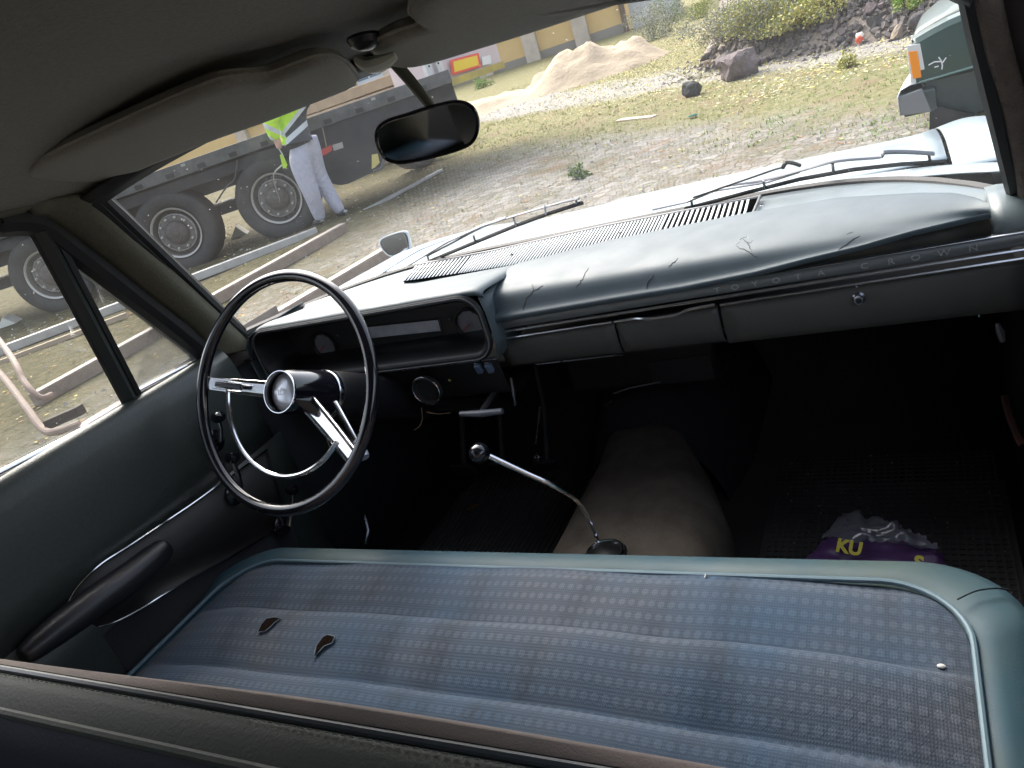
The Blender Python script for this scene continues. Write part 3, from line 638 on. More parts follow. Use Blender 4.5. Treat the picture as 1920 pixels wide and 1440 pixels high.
# instrument binnacle
bn = empty('binnacle', (0, 0, 0)); bn.parent = dash
def rrect(x0, x1, z0, z1, r, y, n=7, ysl=0):
    P = []
    for cx, cz, a0_ in ((x1-r, z1-r, 90), (x1-r, z0+r, 0), (x0+r, z0+r, -90), (x0+r, z1-r, -180)):
        for a in np.linspace(a0_, a0_-90, n): P.append(V(cx+r*math.cos(R(a)), y+ysl*((cz+r*math.sin(R(a)))-z0), cz+r*math.sin(R(a))))
    return P
BX0, BX1, BZ0, BZ1 = -.678, -.098, .868, 1.000
rings = [rrect(BX0, BX1, BZ0, BZ1, .042, -.322), rrect(BX0-.001, BX1+.001, BZ0-.001, BZ1+.001, .043, -.346), rrect(BX0+.002, BX1-.002, BZ0+.002, BZ1-.002, .042, -.352), rrect(BX0+.008, BX1-.008, BZ0+.009, BZ1-.008, .037, -.353), rrect(BX0+.013, BX1-.013, BZ0+.016, BZ1-.013, .033, -.346), rrect(BX0+.020, BX1-.018, BZ0+.026, BZ1-.022, .028, -.285), rrect(BX0+.022, BX1-.019, BZ0+.028, BZ1-.024, .027, -.262)]
MB().loft(rings[1:], closeu=True).build('binnacle_frame', cluster_m, bn, ang=60)
fp = rrect(BX0+.022, BX1-.019, BZ0+.028, BZ1-.024, .027, -.262)
fc = MB(); fc.add(fp, [tuple(range(len(fp)))]); face = fc.build('gauge_panel', face_m, bn)
MB().tube([p+V(0, -.002, 0) for p in rrect(BX0+.004, BX1-.004, BZ0+.004, BZ1-.004, .040, -.3505)], .0016, 6, closed=True).build('frame_edge', mat('edge_satin', (.10, .105, .11), .35), bn)
# speedometer strip and dials
def fa(u, v): return at(u, v, y=-.2635)
sp = [fa(680, 613), fa(822, 598), fa(828, 621), fa(686, 636)]
s_ = MB(); s_.prism(sp, (0, .0015, 0)); spo = s_.build('speedometer', silver_m, face)
MB().tube([p+V(0, -.001, 0) for p in sp], .0016, 5, closed=True).build('speedometer_frame', cluster_m, spo)
def dial(u, v, r, name):
    c = fa(u, v); o = MB().lathe([(0, 0), (r, 0), (r, .003)], c, (0, -1, 0), 32).build(name, mat('dial_face', (.32, .33, .37), .35, .3, c2=(.22, .23, .27), nscale=30), face)
    MB().tube([c+V(r*math.cos(a), -.003, r*math.sin(a)) for a in np.linspace(0, 2*math.pi, 32, endpoint=False)], .0035, 6, closed=True).build('dial_ring', cluster_m, o)
    MB().tube([c+V(0, -.005, 0), c+V(-.6*r, -.005, -.35*r)], .0012, 5).build('dial_needle', mat('needle_red', (.5, .03, .02), .4), o)
    for k in range(9):
        a = R(-40+k*32); MB().beam(c+V(.78*r*math.cos(a), -.0035, .78*r*math.sin(a)), c+V(.94*r*math.cos(a), -.0035, .94*r*math.sin(a)), .001, .001).build('dial_tick', rubber_m, o)
    return o
dial(610, 647, .030, 'fuel_dial'); dial(882, 606, .031, 'temperature_dial')
for u, v, wd in ((664, 618, .006), (658, 661, .02), (826, 636, .018), (743, 649, .026)):
    p = fa(u, v); o = MB().box(p, (wd, .003, .007 if wd > .01 else .016)).build('warning_lamp', cluster_m, face, bev=.001)
p = fa(746, 648); text_on('00000', p+V(0, -.0025, 0), (1, 0, 0), (0, 0, 1), .0075, mat('odometer_white', (.4, .4, .38), .5), face, 'odometer', ext=.0002)
for u, v in ((633, 629), (843, 598)):
    p = fa(u, v); MB().ball(p, .0025).build('panel_screw', dull_chrome, face)
# binnacle cover merging into the dash top
rows = []
for x in np.linspace(-.70, -.086, 40):
    b = bz(x); e = max(0, (-.635-x)/.065); er = max(0, (x+.110)/.024)
    dz = -.055*e*e-.008*er*er
    yl = -.347
    yb_ = max(min(b[1]-.03, -.132), -.30) if x > -.66 else -.30
    P = [(yb_, .974), (yb_*.92+yl*.08, .980), (yb_*.7+yl*.3, .989), (yb_*.4+yl*.6, .997), (yl+.03, 1.0035), (yl+.008, 1.0045), (yl, 1.000), (yl+.002, .994)]
    rows.append(smooth_path([V(x, y, z+dz) for y, z in P], 3))
cov = MB().loft(rows).build('cover', pad_m, bn, ang=180, solid=.002)
MB().loft([[V(x, y, z) for x, z in ((BX1+.002, BZ1-.012), (BX1+.005, .96), (BX1+.005, .90), (BX1, BZ0))] for y in np.linspace(-.347, -.20, 4)]).build('binnacle_side', pad_m, bn, ang=180, solid=.002)
MB().loft([[V(x, y, z) for x, z in ((-.655, .997), (-.680, .988), (-.700, .965), (-.708, .93), (-.703, .87), (-.685, .84), (-.677, .845), (-.681, .90), (-.680, .95), (-.668, .985))] for y in (-.350, -.345, -.27, -.18)]).build('binnacle_end', dashmetal_m, bn, ang=180, solid=.002)
p = at(470, 674, y=-.354); MB().box(p+V(-.004, 0, 0), (.022, .012, .009)).build('vent_slot', rubber_m, bn, bev=.002)
# dark panel below the cluster with bright line
MB().loft([[V(x, -.335, .866), V(x, -.330, .858), V(x, -.32, .79), V(x, -.28, .765), V(x, -.1, .80)] for x in np.linspace(-.70, -.112, 6)]).build('lower_left_panel', mat('lower_left_black', (.013, .013, .013), .45, bscale=260, bump=.2, dist=.001), dash, ang=60, solid=.002)
MB().tube([V(x, -.3375, .8625) for x in np.linspace(-.68, -.105, 8)], .0015, 6).build('panel_bright_edge', dull_chrome, dash)
# round heater dial under the dash, toggles, brake pull, cigarette lighter
c = at(797, 735, y=-.352); c = V(c[0], -.336, c[2])
o = MB().lathe([(0, .002), (.026, .002), (.028, .012), (.030, .013), (.031, .008), (.031, 0)], c, (0, -1, -.1), 32).build('round_dial', under_m, dash)
MB().tube([c+V(.0305*math.cos(a), -.012, .0305*math.sin(a)) for a in np.linspace(0, 2*math.pi, 36, endpoint=False)], .0016, 6, closed=True).build('dial_bezel', chrome, o)
for u, v in ((898, 691), (918, 690)):
    p = at(u, v, y=-.345); o = MB().box(p, (.012, .010, .020), Y=(0, 1, .3), Z=(0, -.3, 1)).build('toggle_switch', mat('switch_blue_grey', (.10, .14, .22), .35), dash, bev=.002)
    MB().box(p+V(0, -.001, .012), (.009, .006, .003)).build('switch_cap', chrome, o)
p0, p1 = at(864, 776, y=-.37), at(942, 771, y=-.37)
o = MB().tube([p0, p0*.5+p1*.5+V(0, -.004, 0), p1], [.0055, .0075, .006], 10).build('brake_pull', mat('pull_grey', (.12, .13, .16), .3), dash)
pm = (p0+p1)/2; MB().tube([pm, pm+V(.01, .10, .02)], .006, 8).build('pull_rod', under_m, o)
MB().tube([at(958, 708, y=-.33), at(962, 730, y=-.335), at(966, 760, y=-.335)], [.0025, .004, .003], 8).build('choke_lever', dull_chrome, dash)
o = MB().tube([at(1012, 762, y=-.25), at(1008, 800, y=-.25), at(1004, 832, y=-.25)], .0022, 6).build('control_cable', dull_chrome, dash)
MB().ball(at(1008, 858, y=-.25), .012).build('cable_knob', gloss_black, o)
for pts in ([(790, 765), (792, 785), (786, 800), (776, 806)], [(800, 772), (820, 776), (845, 774)], [(757, 762), (768, 764)]):
    MB().tube(smooth_path([at(u, v, y=-.31) for u, v in pts], 4), .0012, 5).build('loose_wire', mat('copper_wire', (.30, .2, .13), .5), dash)
p = at(843, 713, y=-.34); MB().ball(p, .003).build('pilot_lamp', mat('pilot_green', (.15, .2, .05), .3), dash)
# right kick area: bracket and coat hook at the lower right
MB().tube(smooth_path([at(1836, 594, y=-.26), at(1838, 582, y=-.26), at(1850, 578, y=-.26)], 4), .0016, 6).build('hood_release', chrome, dash)
MB().tube([at(1870, 606, y=-.26), at(1876, 622, y=-.26), at(1880, 640, y=-.26)], [.003, .006, .004], 8).build('hood_release_knob', mat('knob_grey', (.12, .12, .13), .4), dash)

# ================================================================== STEERING WHEEL
WT = R(31.7); WC = V(-.386, -.592, .959); WU = V(0, math.sin(WT), math.cos(WT)); WN = V(0, -math.cos(WT), math.sin(WT)); WX = V(1, 0, 0)
def wp(a, r, h=0): return WC+r*(math.cos(R(a))*WX+math.sin(R(a))*WU)+h*WN
sw = empty('steering_wheel', (0, 0, 0)); sw.parent = car
mb = MB(); N_ = 120; n_ = 14
ring = []
for i in range(N_):
    a = 360*i/N_
    row = []
    for k in range(n_):
        b = 2*math.pi*k/n_
        q = .0108+.0012*(math.cos(a*math.pi/180*60)*(1 if math.cos(b) < -.3 and 190 < a < 350 else 0))*0
        row.append(wp(a, .2025+q*math.cos(b), q*.95*math.sin(b)))
    ring.append(row)
mb.loft(ring, closeu=True, closev=True)
mb.build('rim', gloss_black, sw, ang=180)
def spoke(a, r0, r1, w0, w1, name, h0=-.036, h1=-.004):
    rows = []
    for k in np.linspace(0, 1, 12):
        r = r0+(r1-r0)*k; wd = w0+(w1-w0)*k; h = h0+(h1-h0)*(k**1.3)
        side = V(*(-math.sin(R(a))*WX+math.cos(R(a))*WU)); c = wp(a, r, h)
        row = [c+side*wd*q+WN*g for q, g in ((-1, -.006), (-1.0, -.001), (-.85, .0015), (-.3, .0028), (.3, .0028), (.85, .0015), (1.0, -.001), (1, -.006))]
        rows.append(row)
    return MB().loft(rows, closeu=True).build(name, chrome, sw, ang=40)
def bar(a, r0, r1, off, wd, h, hh, m, name, par):
    side = V(*(-math.sin(R(a))*WX+math.cos(R(a))*WU))
    return MB().beam(wp(a, r0, h)+side*off, wp(a, r1, h+hh)+side*off, wd, .008, up=tuple(WN)).build(name, m, par, bev=.0025)
AL, AR = 170.5, -38.5
s1 = spoke(AL, .022, .196, .0165, .0125, 'spoke'); s2 = spoke(AR, .022, .196, .0185, .0150, 'spoke')
for a, s_ in ((AL, s1),):
    bar(a, .105, .165, 0, .011, -.008, .010, gloss_black, 'horn_button', s_)
    bar(a, .102, .168, .0075, .0015, -.005, .010, chrome, 'button_trim', s_); bar(a, .102, .168, -.0075, .0015, -.005, .010, chrome, 'button_trim', s_)
# horn half ring, with its bow running round the lower half
pts = [wp(a, .146, -.012) for a in np.linspace(AL+1, 360+AR-1, 70)]
MB().tube(pts, .0046, 10).build('horn_ring', chrome, sw)
# hub: black boss, chrome band, domed emblem
MB().lathe([(.0, -.125), (.040, -.125), (.044, -.10), (.0435, -.07), (.042, -.045), (.040, -.020), (.0375, -.006), (.036, -.001), (.0345, -.010)], WC+WN*.004, WN, 40).build('hub', gloss_black, sw)
MB().lathe([(.0366, -.004), (.0374, -.0015), (.0370, .0008), (.0358, .0008), (.0350, -.008)], WC+WN*.004, WN, 40).build('hub_ring', chrome, sw)
em = MB().lathe([(.0350, -.014), (.030, -.011), (.020, -.007), (.009, -.0055), (0, -.005)], WC+WN*.002, WN, 40).build('horn_emblem', mat('emblem_clear', (.55, .57, .62), .22, .5, coat=.5), sw)
ct = WC+WN*-.0012
cr_ = [(-.009, -.005), (-.010, .006), (-.0055, .001), (0, .009), (.0055, .001), (.010, .006), (.009, -.005)]
MB().tube([ct+WX*a*.8+WU*b*.8 for a, b in cr_], .0006, 5, closed=True).build('crown_emblem', mat('emblem_gold', (.35, .33, .30), .3, .8), em)
# column shroud down to the bulkhead
cax = -WN; c1 = WC-WN*.11
MB().lathe([(.0, 0), (.043, 0), (.046, .01), (.047, .10), (.044, .26), (.042, .30), (.03, .30)], c1, cax, 32).build('column_shroud', blackp, sw)
MB().lathe([(.046, -.012), (.0475, -.008), (.0475, -.001), (.045, 0)], c1, cax, 32).build('shroud_ring', chrome, sw)
MB().lathe([(.02, .28), (.02, .80), (0, .80)], c1, cax, 16).build('column_tube', under_m, sw)
# chrome stalk with grip behind the right spoke
mb = MB(); st0 = at(628, 755, pl=(WC-WN*.06, WN)); st1 = at(680, 850, pl=(WC-WN*.045, WN))
o = mb.tube([st0, st0*.4+st1*.6, st1], [.005, .005, .0045], 10).build('indicator_stalk', chrome, sw)
MB().tube([st0*.22+st1*.78, st1, st1*1.08-st0*.08], [.0075, .0095, .008], 12).build('stalk_grip', mat('stalk_grip_grey', (.30, .32, .38), .3, .4), o)
# ignition key ring and chain
kc = at(598, 786, y=-.40)
o = MB().tube([kc+V(.008*math.cos(a), 0, .007*math.sin(a)) for a in np.linspace(0, 2*math.pi, 20, endpoint=False)], .0009, 5, closed=True).build('key_ring', dull_chrome, sw)
MB().tube(smooth_path([kc+V(.003, 0, -.007), at(610, 815, y=-.40), at(621, 846, y=-.40)], 4), .0012, 5).build('key_cord', mat('cord_tan', (.28, .24, .17), .8), o)

# ================================================================== DRIVER'S DOOR
dr = empty('driver_door', (0, 0, 0)); dr.parent = car
rows = []
DPROF = [(-.716, .965), (-.714, .992), (-.706, .9985), (-.697, .9985), (-.688, .993), (-.680, .980), (-.674, .955), (-.668, .90), (-.664, .84), (-.662, .78)]
DLOW = [(-.661, .78), (-.661, .70), (-.663, .60), (-.667, .50), (-.672, .36)]
def belt(y): return .012*((-y-.65)/.5)
for y in np.linspace(-2.3, -.42, 30): rows.append([V(x, y, z+belt(y)*max(0, (z-.78)/.2)) for x, z in DPROF])
dp_o = MB().loft(rows).build('door_panel', door_m, dr, ang=180, solid=.004)
MB().loft([[V(x, y, z) for x, z in DLOW] for y in np.linspace(-2.3, -.40, 20)]).build('lower_panel', door_m, dr, ang=180, solid=.004)
# inner dark insert bounded by two bright strips
PX = -.6585
up_ = [at(u, v, x=PX) for u, v in ((123, 1147), (127, 1130), (136, 1112), (155, 1088), (190, 1056), (240, 1024), (300, 984), (360, 944), (415, 904), (455, 875), (500, 842))]
lo_ = [at(u, v, x=PX) for u, v in ((183, 1176), (215, 1166), (260, 1143), (310, 1112), (365, 1080), (430, 1045), (500, 1003), (540, 978))]
u_s, l_s = smooth_path(up_, 5), smooth_path(lo_, 5)
rs = lambda P, n: [np.array([np.interp(t_, np.linspace(0, 1, len(P)), [p[i] for p in P]) for i in range(3)]) for t_ in np.linspace(0, 1, n)]
ins = MB().loft([rs(u_s, 40), rs(l_s, 40)]).build('dark_insert', doordark_m, dr, ang=180, solid=.002)
MB().tube([p+V(.002, 0, 0) for p in u_s], .0019, 6).build('bright_strip', chrome, ins); MB().tube([p+V(.002, 0, 0) for p in l_s], .0019, 6).build('bright_strip', chrome, ins)
# low part carpeted
lop = [p+V(-.0015, 0, 0) for p in rs(l_s, 30)]
MB().loft([lop, [V(-.6605, p[1], .33) for p in lop]]).build('kick_carpet', navy_m, dr, ang=180, solid=.002)
# armrest
ar = smooth_path([at(u, v, x=-.635) for u, v in ((42, 1232), (95, 1190), (170, 1135), (240, 1085), (292, 1042), (312, 1022))], 8)
nA = len(ar); MB().tube(ar, [.008+.022*math.sin(math.pi*min(1, (i+1)/(nA+1)))**.5 for i in range(nA)], 14, flat=.9).build('armrest', mat('armrest_black', (.014, .014, .017), .35, bscale=200, bump=.3, dist=.001), dr, ang=180)
# winder handles
def winder(u, v, u2, v2, x=-.625):
    k = at(u, v, x=x); e = at(u2, v2, x=x-.008)
    o = MB().tube([e, e*.5+k*.5+V(.006, 0, 0), k+V(0, 0, -.004)], [.008, .006, .005], 10, flat=.6).build('window_winder', dull_chrome, dr)
    MB().lathe([(.0, -.012), (.008, -.012), (.012, -.004), (.0125, .006), (.010, .014), (0, .016)], k, (1, -.1, .1), 20).build('winder_knob', gloss_black, o)
    MB().lathe([(.022, -.004), (.023, .002), (.012, .008), (.0, .009)], e+V(-.018, 0, 0), (1, 0, 0), 24).build('escutcheon', chrome if False else gloss_black, o)
winder(407, 782, 414, 826); winder(434, 858, 452, 925); winder(546, 918, 541, 985, -.62)
# belt mouldings outside and inside
bl = [V(-.701, -2.28, 1.035), dg(-220, 1003), dg(0, 892), dg(120, 830), dg(235, 770)]
MB().tube([p+V(-.004, 0, .004) for p in bl], .0042, 8).build('belt_moulding', chrome, dr)
MB().tube([p+V(.006, 0, -.001) for p in bl], .0035, 8).build('belt_rubber', rubber_m, dr)
# frame, quarter-light divider, glasses
fr_o = smooth_path([V(-.602, -2.3, 1.345), V(-.602, -1.2, 1.352), dg(-60, 428), dg(0, 420), dg(50, 418), dg(92, 430), dg(150, 474), dg(250, 552), dg(340, 622), dg(384, 660), dg(388, 676)], 5)
MB().tube([p+V(-.012, 0, .006) for p in fr_o], .024, 10).build('door_frame', rubber_m, dr)
dv = [dg(75, 432), dg(160, 590), dg(246, 752)]
MB().tube([p+V(.002, 0, 0) for p in dv], .0135, 4, flat=.7).build('vent_divider', mat('divider_painted', (.030, .036, .034), .45), dr, ang=30)
MB().tube([p+V(-.004, -.011, 0) for p in dv], .006, 6).build('divider_seal', rubber_m, dr); 
MB().tube([p+V(-.004, .019, .004) for p in dv], .010, 6).build('divider_seal', rubber_m, dr)
vb = [dg(250, 750), dg(310, 718), dg(384, 679)]
MB().tube(vb, .008, 6).build('vent_sill', rubber_m, dr)
MB().tube([p+V(-.004, 0, .0105) for p in vb], .0026, 6).build('vent_glass_channel', chrome, dr)
MB().tube([dg(350, 700)+V(-.03, 0, .006), dg(362, 684)+V(-.03, 0, .006), dg(376, 676)+V(-.03, 0, .006)], .003, 6).build('vent_latch', dull_chrome, dr)
side_glass = glass_mat('side_glass', (.97, .985, .98), dust=.02, refl=.7)
g1 = MB(); P = [V(-.602, -1.2, 1.352), dg(0, 425), dg(70, 425), dg(140, 560), dg(252, 772), dg(0, 898), V(-.700, -1.2, 1.012)]; g1.prism([p+V(-.008, 0, 0) for p in P], (-.004, 0, -.001)); g1.build('window_glass', side_glass, dr)
g2 = MB(); P = [dg(95, 430), dg(175, 500), dg(388, 668), dg(262, 748)]; g2.prism([p+V(-.006, 0, 0) for p in P], (-.004, 0, -.001)); g2.build('vent_glass', side_glass, dr)
# outer skin
MB().loft([[V(x, y, z) for x, z in ((-.722, .985), (-.77, .955), (-.80, .86), (-.805, .66), (-.79, .45), (-.76, .30))] for y in np.linspace(-2.3, -.30, 12)]).build('outer_skin', paint_m, dr, ang=180, solid=.003)
# scuttle panel between door and bulkhead
MB().loft([[V(x, y, z) for x, z in ((-.735, .93), (-.72, .90), (-.692, .84), (-.682, .70), (-.682, .31))] for y in (-.40, -.10, .15, .40)]).build('kick_panel', mat('kick_black', (.014, .017, .022), .7), car, ang=180, solid=.004)

MB().loft([[V(-.742, y, z) for z in (.80, .90, 1.0)] for y in (-.50, -.35, -.18)]).build('scuttle_corner', mat('pillar_dark_brown'), car, ang=180, solid=.004)

# ================================================================== PASSENGER SIDE
pd = empty('passenger_door', (0, 0, 0)); pd.parent = car
MB().loft([[V(x, y, z) for x, z in ((.775, .97), (.752, .99), (.742, .95), (.738, .70), (.745, .34))] for y in np.linspace(-1.02, -.30, 10)]).build('door_panel', mat('door_navy', (.02, .03, .042), .55, bscale=300, bump=.3, dist=.0015), pd, ang=180, solid=.004)
MB().loft([[V(x, y, z) for x, z in ((.79, .985), (.835, .955), (.865, .86), (.87, .66), (.855, .45), (.82, .30))] for y in np.linspace(-1.02, -.25, 10)]).build('outer_skin', paint_m, pd, ang=180, solid=.003)
MB().loft([[V(x, y, z) for x, z in ((.745, .96), (.735, .90), (.73, .70), (.73, .31))] for y in (-.31, -.10, .15, .40)]).build('kick_panel', mat('kick_black'), car, ang=180, solid=.004)
rr_ = smooth_path([at(1884, 742, y=-.20), at(1892, 775, y=-.22), at(1905, 810, y=-.24), at(1918, 835, y=-.26)], 4)
MB().tube(rr_, .006, 6).build('rusty_bracket', mat('rust', (.07, .018, .012), .9, c2=(.03, .014, .01), nscale=60, bscale=90, bump=.8, dist=.004), pd)

# ================================================================== BONNET, WINGS, WIPERS, WING MIRROR
def hz(x, y):
    base = .957-.020*y-.112*y*y-.020*max(0, y-.3)*(1 if x > -.2 else 1.6)
    f = abs(x-.02)
    w_ = .018*math.exp(-((f-.70)/.07)**2)*min(1, max(0, (y-.0)/.3))
    return base+.010*(1-(f/.6)**2)*.5-.002+w_-(1.2*max(0, f-.74)**2+6*max(0, f-.79)**2)
def hood_rows(x0, x1, y0, y1, nx=40, ny=30): return [[V(x, y, hz(x, y)) for x in np.linspace(x0, x1, nx)] for y in np.linspace(y0, y1, ny)]
HL, HR = -.63, .655
MB().loft(hood_rows(HL+.003, HR-.003, .115, 1.17)).build('bonnet', paint_m, car, ang=180, solid=.004, soff=-1)
MB().loft([[V(x, .06+.055*k-(.10*(abs(x)/.7)**5), .957+.001*k) for x in np.linspace(-.72, .74, 40)] for k in (0, .33, .66, .98)]).build('cowl_panel', paint_m, car, ang=180, solid=.003, soff=-1)
def wing(xa, xb):
    rows = [[V(x, y, hz(x, y)) for x in np.linspace(xa, xb, 24)] for y in np.linspace(.03, 1.30, 34)]
    return MB().loft(rows).build('front_wing', paint_m, car, ang=180, solid=.004, soff=-1)
wl = wing(-.83, HL-.003); wr = wing(HR+.003, .87)
for x0, x1 in ((-.835, -.80), (.86, .885)):
    MB().loft([[V(x, y, z) for x, z in ((x0, hz(x0, y)), (x0-.0 if x0 < 0 else x1, .66), (x0+.02 if x0 < 0 else x1-.02, .35))] for y in np.linspace(-.3, 1.35, 6)]).build('wing_side', paint_m, car, ang=180, solid=.003)
fr = MB(); fr.loft([[V(x, 1.18, hz(x, 1.17)-.002), V(x, 1.24, .74), V(x, 1.25, .50), V(x, 1.2, .35)] for x in np.linspace(-.8, .84, 12)]); fr.build('front_end', dull_chrome, car, ang=180, solid=.004)
MB().loft([[V(x, y, .35) for x in (-.7, .7)] for y in (.40, 1.2)]).build('engine_bay', under_m, car, ang=180, solid=.01)
for x_ in (-.74, .78):
    tw = MB().lathe([(.17, -.09), (.28, -.09), (.31, -.07), (.315, 0), (.31, .07), (.28, .09), (.17, .09)], (x_, .72, .315), (1, 0, 0), 36).build('wheel', rubber_m, car)
    MB().lathe([(0, -.05), (.12, -.06), (.17, -.08), (.17, .08), (0, .05)], (x_, .72, .315), (1, 0, 0), 30).build('hub_cap', chrome, tw)
MB().box((0, -1.6, .24), (1.45, 3.6, .06)).build('underbody', under_m, car)

WPL = ((0, .072, .965), (0, .716, 1.0))
def wa(u, v, d=0): return at(u, v, pl=WPL)+nrm((0, .716, 1.0))*d
def wiper(arm, blade, frame, tip):
    wo = MB().tube([wa(*p, .012) for p in arm], [.007]+[.006]*(len(arm)-1), 8, flat=.5).build('wiper', mat('wiper_steel', (.33, .34, .36), .35, .7), car)
    b_ = MB().tube([wa(*p, .000) for p in blade], .0026, 4, flat=1.5).build('wiper_blade', rubber_m, wo)
    MB().tube(smooth_path([wa(*p, .010) for p in frame], 4), .0048, 6, flat=.5).build('blade_bridge', mat('bridge_dark_steel', (.16, .165, .18), .35, .6), wo)
    for p, q in tip: MB().tube([wa(*p, .008), wa(*q, 0)], .0026, 6).build('bridge_claw', dull_chrome, wo)
    return wo
w1_ = wiper([(752, 514), (840, 462), (905, 433), (950, 418)], [(795, 494), (880, 459), (965, 424), (1030, 400), (1093, 380)], [(802, 487), (850, 462), (900, 436), (940, 421), (1000, 403), (1050, 389), (1086, 381)], [((802, 487), (804, 491)), ((888, 448), (892, 455)), ((963, 415), (968, 423)), ((1022, 394), (1024, 402)), ((1080, 381), (1082, 384))])
w2_ = wiper([(1225, 402), (1290, 388), (1340, 368), (1440, 352), (1500, 333)], [(1284, 392), (1400, 361), (1500, 336), (1600, 318), (1690, 308), (1771, 303)], [(1290, 386), (1350, 361), (1430, 348), (1500, 330), (1570, 312), (1650, 305), (1658, 296), (1700, 295), (1752, 298)], [((1297, 383), (1298, 389)), ((1432, 346), (1434, 352)), ((1562, 315), (1563, 325)), ((1742, 297), (1745, 306))])
MB().tube([wa(*p, .004) for p in ((1300, 374), (1400, 340), (1455, 321), (1471, 317))], .0018, 6).build('washer_pipe', rubber_m, w2_)
MB().tube(smooth_path([wa(*p, .006) for p in ((1468, 320), (1475, 311), (1488, 312), (1500, 316))], 3), .0038, 6).build('washer_nozzle', blackp, w2_)

# wing mirror on the left wing
fm = at(741, 457, x=-.775)
tocam = nrm(np.array([CAMP[0]-.9, CAMP[1], 1.15])-fm); mx_ = nrm(np.cross((0, 0, 1), tocam)); mx_ = -mx_ if mx_[0] < 0 else mx_; my_ = np.cross(tocam, mx_); my_ = my_ if my_[2] > 0 else -my_
sh = smooth_path([fm+mx_*a+my_*b for a, b in ((-.050, .012), (-.040, .026), (0, .031), (.040, .029), (.050, .016), (.047, -.012), (.036, -.030), (0, -.036), (-.030, -.032), (-.045, -.012))], 4, closed=True)
cf = sum(sh)/len(sh)
mo = MB().loft([[cf+(p-cf)*s_-tocam*h for p in sh] for s_, h in ((.9, -.002), (1.0, 0), (1.0, .010), (.86, .028), (.5, .045), (0, .050))], closeu=True).build('wing_mirror', mat('mirror_shell_pale', (.62, .64, .64), .25, .3), car)
g_ = MB(); g_.add([cf+(p-cf)*.84+tocam*.0025 for p in sh], [tuple(range(len(sh)))]); g_.build('mirror_glass', mat('mirror_silver'), mo)
MB().tube(smooth_path([cf-tocam*.02-my_*.03, cf-tocam*.03-my_*.06+V(.0, .01, 0), V(cf[0]+.02, cf[1]+.05, .90)], 4), .008, 8).build('mirror_stalk', chrome, mo)

# rear half of the shell: pillars, rear screen surround, rear bench, shelf
MB().loft([[V(x, y, z) for x, z in ((.70, 1.40), (.735, 1.36), (.755, 1.2), (.78, .98))] for y in (-2.40, -1.80)]).build('rear_pillar_widened', pillar_m, car, ang=180, solid=.02)  # unseen pillars on both sides, widened to cut the light from behind
MB().loft([[V(x, y, z) for x, z in ((-.585, 1.39), (-.60, 1.35), (-.64, 1.2), (-.70, .98))] for y in (-2.40, -1.80)]).build('rear_pillar_widened', pillar_m, car, ang=180, solid=.02)
MB().loft([[V(x, y, z) for x, z in ((-.597, 1.36), (-.65, 1.2), (-.705, 1.0))] for y in (-1.50, -1.34)]).build('centre_pillar', door_m, car, ang=180, solid=.02)
MB().loft([[V(x, y, z) for y, z in ((-1.75, .62), (-2.15, .55), (-2.30, .75), (-2.38, 1.02), (-2.8, 1.04))] for x in np.linspace(-.66, .70, 8)]).build('rear_bench', teal_m, car, ang=180, solid=.03)
MB().loft([[V(x, y, z) for y, z in ((-2.30, 1.46), (-2.36, 1.38), (-2.48, 1.27))] for x in np.linspace(-.66, .74, 6)]).build('rear_header', headliner_m, car, ang=180, solid=.02)
for sx_ in (-1, 1):
    MB().loft([[V(sx_*a_+.03, y, z) for y, z in ((-2.34, 1.38), (-2.75, 1.04))] for a_ in (.48, .72)]).build('rear_pillar_panel', pillar_m, car, ang=180, solid=.02)
rg = MB(); rg.loft([[V(x, -2.36, 1.37), V(x*1.1, -2.75, 1.04)] for x in np.linspace(-.58, .62, 8)]); rg.build('rear_screen', side_glass, car, ang=180, solid=.004)
# side board of the rear right: sill; its unseen door is shut to cut the light
MB().loft([[V(x, y, z) for x, z in ((.74, .34), (.80, .34), (.80, .24))] for y in (-2.3, -1.02)]).build('door_sill', dull_chrome, car, ang=180, solid=.006)

MB().loft([[V(x, y, z) for x, z in ((.775, .97), (.752, .99), (.742, .95), (.738, .70), (.745, .34))] for y in np.linspace(-2.35, -1.04, 10)]).build('added_rear_door_panel', mat('door_navy'), car, ang=180, solid=.004)  # unseen rear door, added shut to reduce the light entering the cabin
MB().loft([[V(x, y, z) for x, z in ((.79, .985), (.835, .955), (.865, .86), (.87, .66), (.855, .45), (.82, .30))] for y in np.linspace(-2.35, -1.04, 10)]).build('added_rear_door_skin', paint_m, car, ang=180, solid=.003)
MB().loft([[V(x, y, z) for x, z in ((.735, 1.38), (.775, 1.2), (.79, .98))] for y in (-1.60, -1.50)]).build('centre_pillar', door_m, car, ang=180, solid=.02)
MB().loft([[V(x, y, z) for x, z in ((-.70, .98), (-.70, .34))] for y in (-2.35, -1.9)]).build('rear_quarter', door_m, car, ang=180, solid=.02)
MB().loft([[V(x, y, 1.03) for x in (-.68, 0, .74)] for y in (-2.75, -2.32)]).build('parcel_shelf', under_m, car, ang=180, solid=.02)
